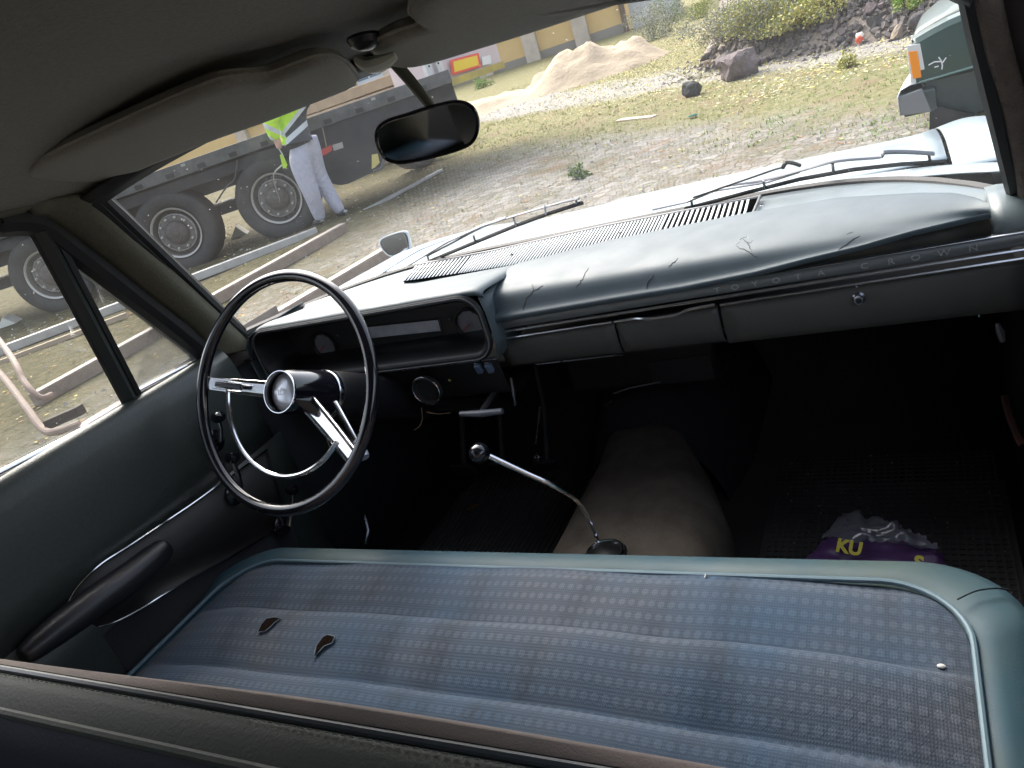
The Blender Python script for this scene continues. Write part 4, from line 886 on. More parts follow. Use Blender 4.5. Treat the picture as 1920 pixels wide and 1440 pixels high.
# ---------------- plastic bag in the passenger footwell
bagz = .40
B = lambda u, v, z=bagz: at(u, v, z=z)
def crumple(pix, z, amp, n=14, seed=0):
    r_ = random.Random(seed); a, b, c, d = [B(*p, z) for p in pix]; rows = []
    for i in range(n+1):
        row = []
        for j in range(n+1):
            k, l = i/n, j/n; p = a*(1-k)*(1-l)+b*(1-k)*l+c*k*l+d*k*(1-l)
            h = amp*(noise.noise(Vector((k*5+seed, l*5, seed)))+.6*noise.noise(Vector((k*11, l*11+seed, 3))))
            row.append(p+V(.4*h, .4*h, h+amp*.6*math.sin(math.pi*k)*math.sin(math.pi*l)))
        rows.append(row)
    return rows
bag = empty('snack_bag', (0, 0, 0), 'crumpled purple bag with yellow letters and a clear top, on the passenger floor', 'snack bag')
purple = mat('bag_purple', (.07, .03, .11), .35, c2=(.09, .045, .13), nscale=20)
bb = MB().loft(crumple(((1552, 1006), (1745, 1022), (1790, 1075), (1500, 1060)), bagz, .012, seed=2)).build('bag_body', purple, bag, ang=180, solid=.0006)
clear = glass_mat('bag_clear_film', (.8, .82, .88), dust=.5, refl=3, dustcol=(.55, .57, .65))
MB().loft(crumple(((1580, 962), (1690, 985), (1765, 1026), (1540, 1010)), bagz+.006, .016, n=18, seed=5)).build('clear_film', clear, bag, ang=180)
def bagtext(t_, u, v, size, m, rot=0):
    c = B(u, v, bagz+.020); ex = nrm(B(u+30, v+6+rot, bagz+.020)-c); text_on(t_, c, ex, (0, .8, .6), size, m, bag, 'printed_letters', ext=.0004, off=.0014)
yel = mat('print_yellow', (.55, .47, .03), .5)
bagtext('KU', 1592, 1027, .032, yel); bagtext('S', 1722, 1056, .03, yel)
bagtext('r', 1583, 1033, .0, yel) if False else None

# ================================================================== OUTSIDE
def ground_mat():
    m = bpy.data.materials.new('yard_ground'); m.use_nodes = True; t = m.node_tree; L = t.links; p = t.nodes['Principled BSDF']
    p.inputs['Roughness'].default_value = .95; p.inputs['Specular IOR Level'].default_value = .2
    tc = t.nodes.new('ShaderNodeTexCoord'); sx = t.nodes.new('ShaderNodeSeparateXYZ'); L.new(tc.outputs['Object'], sx.inputs[0])
    def N(sc, det=6, rough=.65):
        n = t.nodes.new('ShaderNodeTexNoise'); n.inputs['Scale'].default_value = sc; n.inputs['Detail'].default_value = det; n.inputs['Roughness'].default_value = rough; L.new(tc.outputs['Object'], n.inputs['Vector']); return n.outputs[0]
    def mth(op, a, b=None):
        n = t.nodes.new('ShaderNodeMath'); n.operation = op
        for i, q in enumerate((a, b)):
            if q is None: continue
            if isinstance(q, (int, float)): n.inputs[i].default_value = q
            else: L.new(q, n.inputs[i])
        return n.outputs[0]
    def ramp(fac, els):
        c = t.nodes.new('ShaderNodeValToRGB'); c.color_ramp.interpolation = 'LINEAR'
        while len(c.color_ramp.elements) < len(els): c.color_ramp.elements.new(.5)
        for e, (pos, col) in zip(c.color_ramp.elements, els): e.position = pos; e.color = (*col, 1)
        L.new(fac, c.inputs[0]); return c.outputs[0]
    def mix(f, a, b):
        n = t.nodes.new('ShaderNodeMixRGB'); L.new(f, n.inputs[0]); L.new(a, n.inputs[1]); L.new(b, n.inputs[2]); return n.outputs[0]
    def sm(v, a, b):
        n = t.nodes.new('ShaderNodeMapRange'); n.interpolation_type = 'SMOOTHSTEP'; n.inputs[1].default_value = a; n.inputs[2].default_value = b; L.new(v, n.inputs[0]); return n.outputs[0]
    D = mth('ADD', mth('ADD', mth('MULTIPLY', sx.outputs[0], .53), mth('MULTIPLY', sx.outputs[1], .85)), mth('MULTIPLY', mth('SUBTRACT', N(.7), .5), 2.2))
    # worn cobbles: voronoi cells in a dusty joint
    nd = t.nodes.new('ShaderNodeTexNoise'); nd.inputs['Scale'].default_value = 5; nd.inputs['Detail'].default_value = 5; L.new(tc.outputs['Object'], nd.inputs['Vector'])
    va = t.nodes.new('ShaderNodeVectorMath'); va.operation = 'SCALE'; va.inputs['Scale'].default_value = .16; L.new(nd.outputs['Color'], va.inputs[0])
    vb = t.nodes.new('ShaderNodeVectorMath'); vb.operation = 'ADD'; L.new(tc.outputs['Object'], vb.inputs[0]); L.new(va.outputs[0], vb.inputs[1])
    vo = t.nodes.new('ShaderNodeTexVoronoi'); vo.inputs['Scale'].default_value = 8.5; vo.inputs['Randomness'].default_value = .7; L.new(vb.outputs[0], vo.inputs['Vector'])
    ve = t.nodes.new('ShaderNodeTexVoronoi'); ve.feature = 'DISTANCE_TO_EDGE'; ve.inputs['Scale'].default_value = 8.5; ve.inputs['Randomness'].default_value = .7; L.new(vb.outputs[0], ve.inputs['Vector'])
    sep = t.nodes.new('ShaderNodeSeparateColor'); L.new(vo.outputs['Color'], sep.inputs[0])
    cob = ramp(sep.outputs[0], [(0, (.20, .19, .175)), (.5, (.27, .26, .24)), (1, (.34, .325, .30))])
    joint = ramp(N(9), [(.3, (.125, .11, .08)), (.55, (.155, .15, .095)), (.75, (.20, .17, .12))])
    edge = sm(ve.outputs['Distance'], .01, .09)
    dirt = mix(sm(N(2.2), .40, .62), ramp(N(14), [(.3, (0.178, 0.155, 0.130)), (.5, (0.252, 0.222, 0.185)), (.7, (0.311, 0.274, 0.222))]), ramp(N(26), [(.35, (0.141, 0.107, 0.067)), (.6, (0.222, 0.178, 0.111))]))
    cobbled = mix(mth('MULTIPLY', mth('MULTIPLY', edge, sm(N(1.6), .30, .55)), .92), mix(sm(N(5), .4, .7), joint, dirt), cob)
    rust = ramp(N(30), [(.4, (0.163, 0.111, 0.063)), (.6, (0.244, 0.148, 0.089))])
    z1 = mix(mth('MULTIPLY', sm(N(2.1), .52, .68), .45), cobbled, rust)
    lefty = sm(mth('MULTIPLY', sx.outputs[0], -1.0), 3.2, 5.5)
    leafdirt = ramp(N(11), [(.3, (.065, .055, .03)), (.5, (.11, .10, .05)), (.62, (.145, .12, .07)), (.8, (.20, .16, .11))])
    z1 = mix(mth('MULTIPLY', lefty, sm(N(4), .12, .42)), z1, leafdirt)
    grass = ramp(N(13), [(.3, (0.111, 0.111, 0.044)), (.48, (0.178, 0.178, 0.074)), (.58, (0.244, 0.215, 0.118)), (.8, (0.281, 0.237, 0.163))])
    grit = ramp(N(22, 8), [(.3, (0.178, 0.170, 0.148)), (.5, (0.296, 0.281, 0.252)), (.7, (0.370, 0.348, 0.311))])
    z2 = mix(sm(N(2.5), .50, .66), grass, ramp(N(17), [(.3, (0.178, 0.133, 0.074)), (.7, (0.266, 0.215, 0.133))]))
    a = mix(sm(D, 4.2, 5.4), z1, z2); b = mix(sm(D, 7.0, 7.6), a, grit); c = mix(sm(D, 8.5, 9.3), b, z2)
    L.new(c, p.inputs['Base Color'])
    bp = t.nodes.new('ShaderNodeBump'); bp.inputs['Strength'].default_value = .9; bp.inputs['Distance'].default_value = .03
    h = mth('ADD', mth('MULTIPLY', mth('MULTIPLY', edge, .28), sm(D, 5.0, 4.2)), mth('MULTIPLY', N(28, 8), 1.3)); L.new(h, bp.inputs['Height']); L.new(bp.outputs[0], p.inputs['Normal'])
    return m
WB = CAMP+(gr(622, 414)-CAMP)*.957
GB0 = WB[2]-gz(WB[0], WB[1])
def gbump(x, y): return GB0*math.exp(-((x-WB[0])**2+(y-WB[1])**2)/.35)+.02*noise.noise(Vector((x*1.3, y*1.3, 0)))+.008*noise.noise(Vector((x*5, y*5, 2)))
def far(x, y): return 0.0
rows = []
for y in list(np.linspace(-8, 14, 111))+list(np.linspace(14.5, 60, 60))+[100, 200, 600]:
    rows.append([V(x, y, gz(x, y) if y < 60 else gz(x, 60)) + V(0, 0, gbump(x, y) if y < 20 else 0) for x in [-600, -200, -80]+list(np.linspace(-50, -14.5, 50))+list(np.linspace(-14, 8, 111))+[9, 10, 12, 16, 24, 40, 80, 200, 600]])
gnd = tag(MB().loft(rows).build('ground', ground_mat(), ang=180), kind='structure')
gnd['label'] = 'dusty cobbled yard with dirt, weeds and a gritty strip'

# ---------------- grass, leaves, gravel
def Dv(x, y): return .53*x+.85*y+1.1*noise.noise(Vector((x*.7, y*.7, 5)))
def scatter(n, x0, x1, y0, y1, dens):
    out = []
    for _ in range(n):
        y = y0+(y1-y0)*random.random()**1.35; x = x0+(x1-x0)*random.random()
        # keep to the wedge in front of the windscreen and the left window
        if dens(x, y) > random.random(): out.append((x, y))
    return out
def gdens(x, y):
    if (x+5.5)**2+(y-5)**2 < 1 and x < -6: return 0
    D = Dv(x, y); n = noise.noise(Vector((x*.9, y*.9, 9)))*.5+.5
    if D < 4.2: return .10*max(0, n-.45)*2
    if D < 6.9: return max(0, n*1.8-.5)
    if D < 8.3: return .12
    return max(0, n*1.6-.35)
gm = []
for nm, c, c2 in (('grass_green', (.24, .28, .09), (.34, .35, .14)), ('grass_yellow', (.40, .37, .17), (.48, .43, .25)), ('grass_fresh', (.19, .32, .08), (.28, .38, .12))): gm.append(mat(nm, c, .8, c2=c2, nscale=1.5, spec=.2))
gv, gf, gi = [], [], []
for x, y in scatter(52000, -9, 3.0, 2.5, 20, gdens):
    k = 4 if y < 12 else 2; s_ = random.uniform(.012, .036)*(1 if y < 9 else 1.4); z0 = gz(x, y)+gbump(x, y)-.004
    mi = 2 if (x > -.6 and Dv(x, y) < 6.6 and random.random() < .7) else (1 if random.random() < .5 else 0)
    for q in range(k):
        a = random.uniform(0, 6.28); l = s_*random.uniform(.6, 1.2); w_ = s_*.10+.002; b = len(gv); dx, dy = math.cos(a), math.sin(a)
        ox, oy = random.uniform(-.03, .03), random.uniform(-.03, .03)
        gv += [(x+ox-dy*w_, y+oy+dx*w_, z0), (x+ox+dy*w_, y+oy-dx*w_, z0), (x+ox+dx*l*.8, y+oy+dy*l*.8, z0+l)]; gf.append((b, b+1, b+2)); gi.append(mi)
me = bpy.data.meshes.new('grass'); me.from_pydata(gv, [], gf); [me.materials.append(q) for q in gm]; me.polygons.foreach_set('material_index', gi)
go = bpy.data.objects.new('grass', me); COL.objects.link(go); tag(go, 'short patchy grass and weeds growing over the yard', 'grass', kind='stuff')
def flakes(name, n, x0, x1, y0, y1, dens, size, mats, label, cat):
    v, f, ix = [], [], []
    for x, y in scatter(n, x0, x1, y0, y1, dens):
        s_ = random.uniform(*size); a = random.uniform(0, 6.28); z0 = gz(x, y)+gbump(x, y)+.004; tl = random.uniform(-.5, .5)*s_; b = len(v)
        ca, sa = math.cos(a)*s_, math.sin(a)*s_
        v += [(x+ca, y+sa, z0), (x-sa*.5, y+ca*.5, z0+abs(tl)), (x-ca, y-sa, z0+.002), (x+sa*.5, y-ca*.5, z0+abs(tl)*.5)]; f.append((b, b+1, b+2, b+3)); ix.append(random.randrange(len(mats)))
    me = bpy.data.meshes.new(name); me.from_pydata(v, [], f); [me.materials.append(q) for q in mats]; me.polygons.foreach_set('material_index', ix)
    o = bpy.data.objects.new(name, me); COL.objects.link(o); return tag(o, label, cat, kind='stuff')
leafm = [mat('leaf_orange', (.42, .19, .06), .7), mat('leaf_brown', (.24, .12, .06), .8), mat('leaf_yellow', (.62, .50, .12), .7), mat('leaf_tan', (.42, .31, .17), .8)]
flakes('fallen_leaves', 9000, -9, 3, 1.0, 14, lambda x, y: .25+.6*max(0, noise.noise(Vector((x*.8, y*.8, 21)))), (.010, .026), leafm, 'fallen brown and orange leaves scattered over the yard', 'leaves')
flakes('yellow_leaves', 26000, -5.5, 1.2, 7, 22, lambda x, y: min(1, max(0, (Dv(x, y)-5.9)*.6))*(.4+.6*max(0, noise.noise(Vector((x*.8, y*.8, 11)))+.3)), (.012, .030), [mat('leaf_pale_yellow', (.72, .66, .34), .7), mat('leaf_bright_yellow', (.74, .60, .14), .7), mat('leaf_cream', (.70, .66, .48), .7)], 'yellow leaves strewn below the rubble heap', 'leaves')
# gravel: little stones
v, f = [], []
for x, y in scatter(9000, -9, 3, 1.5, 16, lambda x, y: .8 if 6.9 < Dv(x, y) < 8.4 else (.18 if Dv(x, y) < 4.6 else .05)):
    s_ = random.uniform(.008, .026); z0 = gz(x, y)+gbump(x, y); b = len(v); a = random.uniform(0, 3)
    v += [(x+s_*math.cos(a+k*2.09), y+s_*math.sin(a+k*2.09), z0-.003) for k in range(3)]+[(x, y, z0+s_*.8)]; f += [(b, b+1, b+3), (b+1, b+2, b+3), (b+2, b, b+3)]
me = bpy.data.meshes.new('gravel'); me.from_pydata(v, [], f); me.materials.append(mat('gravel_pale', (.42, .40, .37), .9, c2=(.28, .26, .24), nscale=9)); o = bpy.data.objects.new('gravel', me); COL.objects.link(o)
tag(o, 'pale grey gravel strewn over the yard', 'gravel', kind='stuff')

# ---------------- flatbed semi-trailer
TD = V(.866, .5, 0); TN = V(.5, -.866, 0); TO = V(-7.253, 5.069, 0)-.16*V(.5, -.866, 0)          # along the trailer, towards us, a point under the middle axle
TPL = ((-7.253, 5.069, 0), (.5, -.866, 0))
def tp(a, d=0, z=0): return TO+TD*a+TN*d+V(0, 0, z)
def tu(u, v, off=0): return at(u, v, pl=(TO+TN*off, TN))
tr = empty('flatbed_trailer', (0, 0, 0), 'black flatbed semi-trailer with three dusty wheels, parked on the left of the yard', 'trailer')
tblack = mat('trailer_black_paint', (.008, .009, .012), .6, c2=(.02, .02, .024), nscale=3, rvar=.15, bscale=30, bump=.1)
tyre_m = mat('tyre_dusty_rubber', (.020, .020, .021), .75, c2=(.045, .043, .042), nscale=5, bscale=40, bump=.15, dist=.01)
rim_m = mat('rim_dusty_steel', (.17, .162, .15), .7, 0, c2=(.10, .092, .083), nscale=5, detail=2)
rimedge = mat('rim_flange', (.46, .44, .41), .45, .4)
hubm = mat('hub_greasy', (.035, .03, .028), .6, c2=(.12, .10, .085), nscale=20)
def truck_wheel(c, parent):
    wh = empty('wheel', c); wh.parent = parent; ax = TN
    MB().lathe([(.29, -.30), (.30, -.02), (.34, .015), (.40, .03), (.45, .028), (.485, .012), (.502, -.02), (.508, -.06), (.508, -.30), (.485, -.36), (.30, -.36)], (0, 0, 0), ax, 56).build('tyre', tyre_m, wh, ang=60)
    u = nrm(np.cross(ax, (0, 0, 1))); w_ = V(0, 0, 1)
    MB().lathe([(.232, -.06), (.230, -.042), (.222, -.036), (.216, -.046)], (0, 0, 0), ax, 48).build('inner_ring', rimedge, wh)
    MB().lathe([(.29, -.28), (.284, .0), (.296, .014), (.304, .018), (.309, .008), (.300, -.01)], (0, 0, 0), ax, 48).build('rim_flange', rimedge, wh)
    rm = MB().lathe([(.284, -.01), (.278, -.08), (.262, -.14), (.238, -.14), (.232, -.06), (.212, -.048), (.175, -.044), (.150, -.05), (.0, -.05)], (0, 0, 0), ax, 48)
    rmo = rm.build('rim', rim_m, wh)
    MB().lathe([(.148, -.05), (.142, -.01), (.115, .02), (.075, .035), (.045, .038), (.042, .05), (0, .052)], (0, 0, 0), ax, 36).build('hub', hubm, rmo)
    for k in range(10):
        a = k*math.pi/5; p = .192*(math.cos(a)*u+math.sin(a)*w_)
        MB().lathe([(.016, -.03), (.016, -.008), (.012, -.005), (.011, .012), (0, .013)], p, ax, 10).build('wheel_nut', rimedge, rmo)
        a += math.pi/10; p = .246*(math.cos(a)*u+math.sin(a)*w_); MB().lathe([(.017, -.075), (.017, -.062), (0, -.062)], p, ax, 12).build('vent_hole', rubber_m, rmo)
        p = .118*(math.cos(a)*u+math.sin(a)*w_); MB().beam(p*.62+ax*.026, p*1.04-ax*.01, .022, .02, up=tuple(ax)).build('hub_rib', mat('hub_dark_gap', (.012, .011, .011), .8), rmo)
    return wh
def copy_tree(o, parent=None):
    c = o.copy(); COL.objects.link(c); c.parent = parent
    for ch in list(o.children): copy_tree(ch, c)
    return c
W1 = tu(331, 437); W2 = tu(519, 372); W0 = tu(95, 515)
wh1 = truck_wheel(W1, tr)
for c in (W2, W0, W2+TD*1.31*0):
    if c is W2 or c is W0:
        q = copy_tree(wh1, tr); q.location = c
bandA = [tu(190, 372), tu(838, 128)]
zt = 1.30
fra = MB()
fra.beam(tp(-5.5, -.35, 1.14), tp(3.75, -.35, 1.22), .10, .40)
fra.beam(tp(-5.5, -1.6, 1.14), tp(3.75, -1.6, 1.22), .10, .40)
fra.beam(tp(-5.5, -1.0, .75), tp(3.2, -1.0, .75), .9, .12)
for a in (-1.6, 0, 1.3): fra.beam(tp(a, -.3, W1[2]), tp(a, -2.2, W1[2]), .14, .14, up=(0, 0, 1))
fra.build('chassis', tblack, tr)
dk = MB(); dk.box(tp(-.9, -1.2, 1.40), (9.3, 2.45, .06), X=TD, Y=TN); deck = dk.build('deck', mat('deck_grey_wood', (.20, .17, .135), .9, c2=(.12, .10, .08), nscale=8), tr)
# side rail with lashing pockets
rl = MB(); rl.beam(tp(-5.5, .04, 1.335), tp(3.75, .04, 1.385), .05, .15)
rail = rl.build('side_rail', mat('rail_grey', (.11, .11, .108), .6, c2=(.045, .045, .045), nscale=7), tr, bev=.006)
for k in range(22):
    a = -5.0+.40*k; z_ = 1.335+.05*(a+5.5)/9.25
    MB().box(tp(a, .07, z_-.03), (.09, .02, .05), X=TD, Y=TN).build('lashing_pocket', mat('pocket_dark', (.02, .02, .02), .7), rail)
    if k % 3 == 1: MB().box(tp(a+.2, .066, z_+.04), (.05, .02, .03), X=TD, Y=TN).build('rail_bracket', mat('bracket_pale', (.30, .29, .27), .6), rail)
MB().box(tu(203, 390), (.10, .02, .05), X=TD, Y=TN).build('side_lamp', mat('amber_lens', (.75, .25, .02), .3), tr)
# mudguard over the wheels, dark board, toolbox at the right with a yellow reflector and rounded corner
MB().box(tp(-1.2, .0, 1.20), (8.2, .03, .13), X=TD, Y=TN).build('valance', tblack, tr, bev=.004)
pts = [tu(u, v, .03) for u, v in ((560, 250), (640, 222), (720, 195), (795, 180), (800, 230), (735, 262), (722, 300), (712, 316), (690, 327), (640, 347), (600, 330), (585, 290))]
pts = smooth_path(pts, 4, closed=True)
tb = MB(); tb.prism(pts, -TN*.35); tbo = tb.build('side_locker', tblack, tr, ang=30, bev=.005)
MB().prism([tu(u, v, .034) for u, v in ((697, 290), (708, 288), (712, 305), (703, 314), (697, 317))], TN*.004).build('yellow_reflector', mat('reflector_yellow', (.55, .45, .14), .5), tbo)
MB().prism([tu(u, v, .034) for u, v in ((595, 284), (612, 276), (621, 272), (623, 282), (610, 290), (597, 296))], TN*.004).build('red_marking', mat('marking_red', (.55, .06, .05), .5), tbo)
MB().prism([tu(u, v, .034) for u, v in ((623, 272), (642, 266), (644, 277), (626, 283))], TN*.004).build('grey_marking', mat('marking_grey', (.35, .33, .31), .6), tbo)
MB().tube([tu(u, v, .05) for u, v in ((700, 322), (715, 315), (720, 300), (718, 280))], .018, 8).build('locker_edge', mat('edge_grey', (.10, .10, .10), .5), tbo)
MB().tube(smooth_path([tu(u, v, .06) for u, v in ((405, 380), (425, 350), (440, 335), (445, 300))], 4), .010, 6).build('air_hose', mat('hose_dark', (.05, .05, .05), .6), tr)
MB().tube([tu(612, 275, .05), tu(600, 215, .03), tu(588, 190, .03)], .006, 6).build('lashing_strap', mat('strap_tan', (.35, .28, .2), .8), tr)
MB().box(tp(-1.0, -1.3, .30), (.01, .01, .01)).build('chassis_bolt', tblack, tr) if False else None
# white chock wedges between the wheels
def chock(u, v, h, wd, lab):
    p = gr(u, v); o = MB(); n2 = TN
    poly = [p-TD*wd, p+TD*wd, p+TD*wd*.1+V(0, 0, h)]
    o.prism(poly, -TN*.2); o = o.build('sheet_scrap', mat('white_scrap', (.72, .70, .62), .7)); return tag(o, lab, 'scrap')
chock(448, 444, .15, .12, 'small pale triangular scrap between two trailer wheels')
chock(12, 612, .12, .13, 'pale triangular scrap beside the rearmost trailer wheel')

# ---------------- worker in high-visibility jacket
def skin(name, V3, E, Rad, m, parent, sub=2, root=0):
    me = bpy.data.meshes.new(name); me.from_pydata([tuple(p) for p in V3], E, []); o = bpy.data.objects.new(name, me); COL.objects.link(o)
    s_ = o.modifiers.new('k', 'SKIN'); s_.use_smooth_shade = True
    ly = me.skin_vertices[0].data if me.skin_vertices else None
    if ly is None: bpy.context.view_layer.objects.active = o
    for i, r_ in enumerate(Rad): ly[i].radius = r_ if hasattr(r_, '__len__') else (r_, r_)
    ly[root].use_root = True
    q = o.modifiers.new('u', 'SUBSURF'); q.levels = q.render_levels = sub
    dgr = bpy.context.evaluated_depsgraph_get(); me2 = bpy.data.meshes.new_from_object(o.evaluated_get(dgr)); o.modifiers.clear(); o.data = me2
    me2.polygons.foreach_set('use_smooth', [True]*len(me2.polygons)); me2.materials.clear(); me2.materials.append(m); o.parent = parent; return o

WPN = nrm(V(CAMP[0]-WB[0], CAMP[1]-WB[1], 0)); AW = -WPN
wk = empty('person', tuple(WB), 'worker in a yellow and black high-visibility jacket and grey joggers, stooping at the trailer wheel', 'person')
def wj(u, v, d=0): return at(u, v, pl=(WB, WPN))+AW*d-WB
def pix(p):
    q = p-CAMP; z = q@_f; return 960+FPX*(q@_r)/z, 720-FPX*(q@_u)/z
skinm = mat('skin', (.52, .33, .25), .55)
skin('body', [wj(572, 275), wj(556, 235, .02), wj(534, 178, .04), wj(527, 160, .02), wj(522, 143), wj(516, 128), wj(518, 192, -.10), wj(508, 234, -.16), wj(521, 266, -.12), wj(525, 279, -.10), wj(546, 190, .18), wj(538, 232, .25), wj(528, 262, .22), wj(528, 274, .2), wj(566, 298, -.05), wj(580, 350, -.06), wj(602, 414), wj(588, 302, .08), wj(606, 346, .06), wj(644, 399, .05)],
     [(0, 1), (1, 2), (2, 3), (3, 4), (4, 5), (2, 6), (6, 7), (7, 8), (8, 9), (2, 10), (10, 11), (11, 12), (12, 13), (0, 14), (14, 15), (15, 16), (0, 17), (17, 18), (18, 19)],
     [.12, .11, .06, .06, .09, .08, .07, .05, .04, .035, .07, .05, .035, .03, .07, .045, .04, .07, .045, .04], skinm, wk)
trm = mat('joggers_grey', (.46, .46, .53), .9, c2=(.38, .38, .46), nscale=20, bscale=22, bump=.7, dist=.03)
def lerp_r(rs_, n): return [float(q) for q in np.interp(np.linspace(0, 1, n), np.linspace(0, 1, len(rs_)), rs_)]
tm = MB()
for path, rr_ in (([wj(569, 256, .0), wj(568, 280), wj(565, 304, -.04), wj(571, 330, -.06), wj(584, 362, -.06), wj(596, 396, -.01), wj(601, 412)], (.13, .145, .135, .115, .100, .082, .058)),
                  ([wj(573, 256, .04), wj(580, 282, .05), wj(587, 304, .07), wj(597, 328, .09), wj(612, 354, .09), wj(630, 384, .06), wj(640, 398, .05)], (.13, .14, .126, .106, .092, .078, .056))):
    P = smooth_path(path, 5); tm.tube(P, lerp_r(rr_, len(P)), 18)
tro = tm.build('trousers', trm, wk, ang=180)
q = tro.modifiers.new('r', 'REMESH'); q.mode = 'VOXEL'; q.voxel_size = .016; q.use_smooth_shade = True
q = tro.modifiers.new('sm', 'SMOOTH'); q.factor = .6; q.iterations = 4
hv = mat('hivis_yellow', (.46, .72, .03), .6, c2=(.34, .56, .02), nscale=12, bscale=12, bump=.8, dist=.04); navy = mat('jacket_black', (.022, .024, .03), .75, bscale=14, bump=.8, dist=.04); refl = mat('reflective_band', (.55, .58, .60), .4, .2)
jk = skin('jacket', [wj(562, 282), wj(557, 262), wj(550, 236), wj(541, 208, .02), wj(534, 184, .03), wj(530, 170, .03), wj(517, 196, -.09), wj(507, 232, -.15), wj(519, 264, -.12), wj(549, 192, .16), wj(541, 230, .24), wj(529, 258, .22)],
     [(0, 1), (1, 2), (2, 3), (3, 4), (4, 5), (4, 6), (6, 7), (7, 8), (4, 9), (9, 10), (10, 11)],
     [(.155, .16), (.175, .17), (.185, .175), (.19, .175), (.15, .14), (.08, .08), (.105, .105), (.092, .092), (.062, .062), (.10, .10), (.08, .08), (.06, .06)], hv, wk, root=2, sub=4)
def sheet(p, q):
    """plane through two points of the jacket, level into its depth"""
    A_, B_ = WB+wj(*p), WB+wj(*q); n = nrm(np.cross(B_-A_, ray((p[0]+q[0])/2, (p[1]+q[1])/2))); n = n if n[2] > 0 else -n
    return n, float(n@A_)
def cut_mat(name, tapes, split=None):
    m = bpy.data.materials.new(name); m.use_nodes = True; t = m.node_tree; L = t.links; p = t.nodes['Principled BSDF']; p.inputs['Roughness'].default_value = .65
    g = t.nodes.new('ShaderNodeNewGeometry')
    def dist(n, d):
        v = t.nodes.new('ShaderNodeVectorMath'); v.operation = 'DOT_PRODUCT'; L.new(g.outputs['Position'], v.inputs[0]); v.inputs[1].default_value = tuple(n)
        q = t.nodes.new('ShaderNodeMath'); q.operation = 'SUBTRACT'; L.new(v.outputs['Value'], q.inputs[0]); q.inputs[1].default_value = d; return q.outputs[0]
    def cmp(s_, op, val):
        q = t.nodes.new('ShaderNodeMath'); q.operation = op; L.new(s_, q.inputs[0]); q.inputs[1].default_value = val; return q.outputs[0]
    def mix(f, a, b):
        q = t.nodes.new('ShaderNodeMixRGB'); L.new(f, q.inputs[0])
        for i, c in ((1, a), (2, b)):
            if isinstance(c, tuple): q.inputs[i].default_value = (*c, 1)
            else: L.new(c, q.inputs[i])
        return q.outputs[0]
    Y, K, T = (.46, .74, .03), (.024, .026, .032), (.52, .55, .57)
    col = Y
    if split: col = mix(cmp(dist(*split), 'GREATER_THAN', 0), K, Y)
    for (n, d), w_ in tapes:
        ab = t.nodes.new('ShaderNodeMath'); ab.operation = 'ABSOLUTE'; L.new(dist(n, d), ab.inputs[0]); col = mix(cmp(ab.outputs[0], 'LESS_THAN', w_), col, T)
    L.new(col, p.inputs['Base Color'])
    nz_ = t.nodes.new('ShaderNodeTexNoise'); nz_.inputs['Scale'].default_value = 9; bp_n = t.nodes.new('ShaderNodeBump'); bp_n.inputs['Distance'].default_value = .04; bp_n.inputs['Strength'].default_value = .9
    tc_ = t.nodes.new('ShaderNodeTexCoord'); L.new(tc_.outputs['Object'], nz_.inputs['Vector']); L.new(nz_.outputs[0], bp_n.inputs['Height']); L.new(bp_n.outputs[0], p.inputs['Normal']); return m
bodym = cut_mat('jacket_body', [(sheet((534, 268), (577, 230)), .028), (sheet((540, 238), (562, 210)), .020)], sheet((536, 243), (568, 206)))
slm = cut_mat('jacket_sleeve', [(sheet((500, 238), (532, 252)), .024), (sheet((498, 255), (518, 267)), .018)])
jk.data.materials.clear(); jk.data.materials.append(bodym); jk.data.materials.append(slm)
def near(u, v, a, b, w_):
    ax, ay = a; bx, by = b; L2 = (bx-ax)**2+(by-ay)**2; k = max(0, min(1, ((u-ax)*(bx-ax)+(v-ay)*(by-ay))/L2)); return math.hypot(u-ax-k*(bx-ax), v-ay-k*(by-ay)) < w_
for p in jk.data.polygons:
    u, v = pix(V(*p.center)+WB)
    p.material_index = 1 if near(u, v, (514, 190), (506, 232), 20) or near(u, v, (506, 232), (518, 262), 18) else 0
for (a_, b_), d_ in (((602, 421), 0), ((646, 405), .05)):
    sk = [wj(a_+4, b_-2, d_), wj(a_-2, b_+2, d_), wj(a_-12, b_+7, d_)]
    sk = [V(q[0], q[1], max(q[2], .045)) for q in sk]
    skin('shoe', sk, [(0, 1), (1, 2)], [(.055, .055), (.058, .045), (.045, .032)], mat('shoe_dark', (.035, .035, .04), .6), wk)
    skin('sock_cuff', [wj(a_-2, b_-12, d_), wj(a_, b_-3, d_)], [(0, 1)], [.056, .056], mat('sock_pale', (.34, .34, .38), .9), wk)
skin('hair', [wj(524, 148, .04), wj(520, 132, .03)], [(0, 1)], [.115, .095], mat('hair_brown', (.06, .04, .025), .8), wk)
hand0 = WB+wj(525, 283, -.12)
# air hose in the worker's hand, hanging to the wheel valve
hp = hand0
ho = MB().tube(smooth_path([hp+V(0, 0, .05), hp-V(0, 0, .12), hp*.45+W2*.55+TN*.16+V(0, 0, .05), W2+TN*.10+V(0, 0, -.02)+TD*.05], 8), .008, 8).build('air_line', mat('air_line_grey', (.40, .42, .38), .5))
tag(ho, 'thin grey air line hanging from the worker\'s hand to the wheel hub', 'air line')
gl_ = MB().prism([WB+wj(u, v, -.14) for u, v in ((525, 290), (530, 287), (539, 308), (537, 314), (531, 315))], AW*.02).build('hanging_cloth', hv); tag(gl_, 'bright yellow cloth tip hanging from the worker\'s hand', 'cloth')

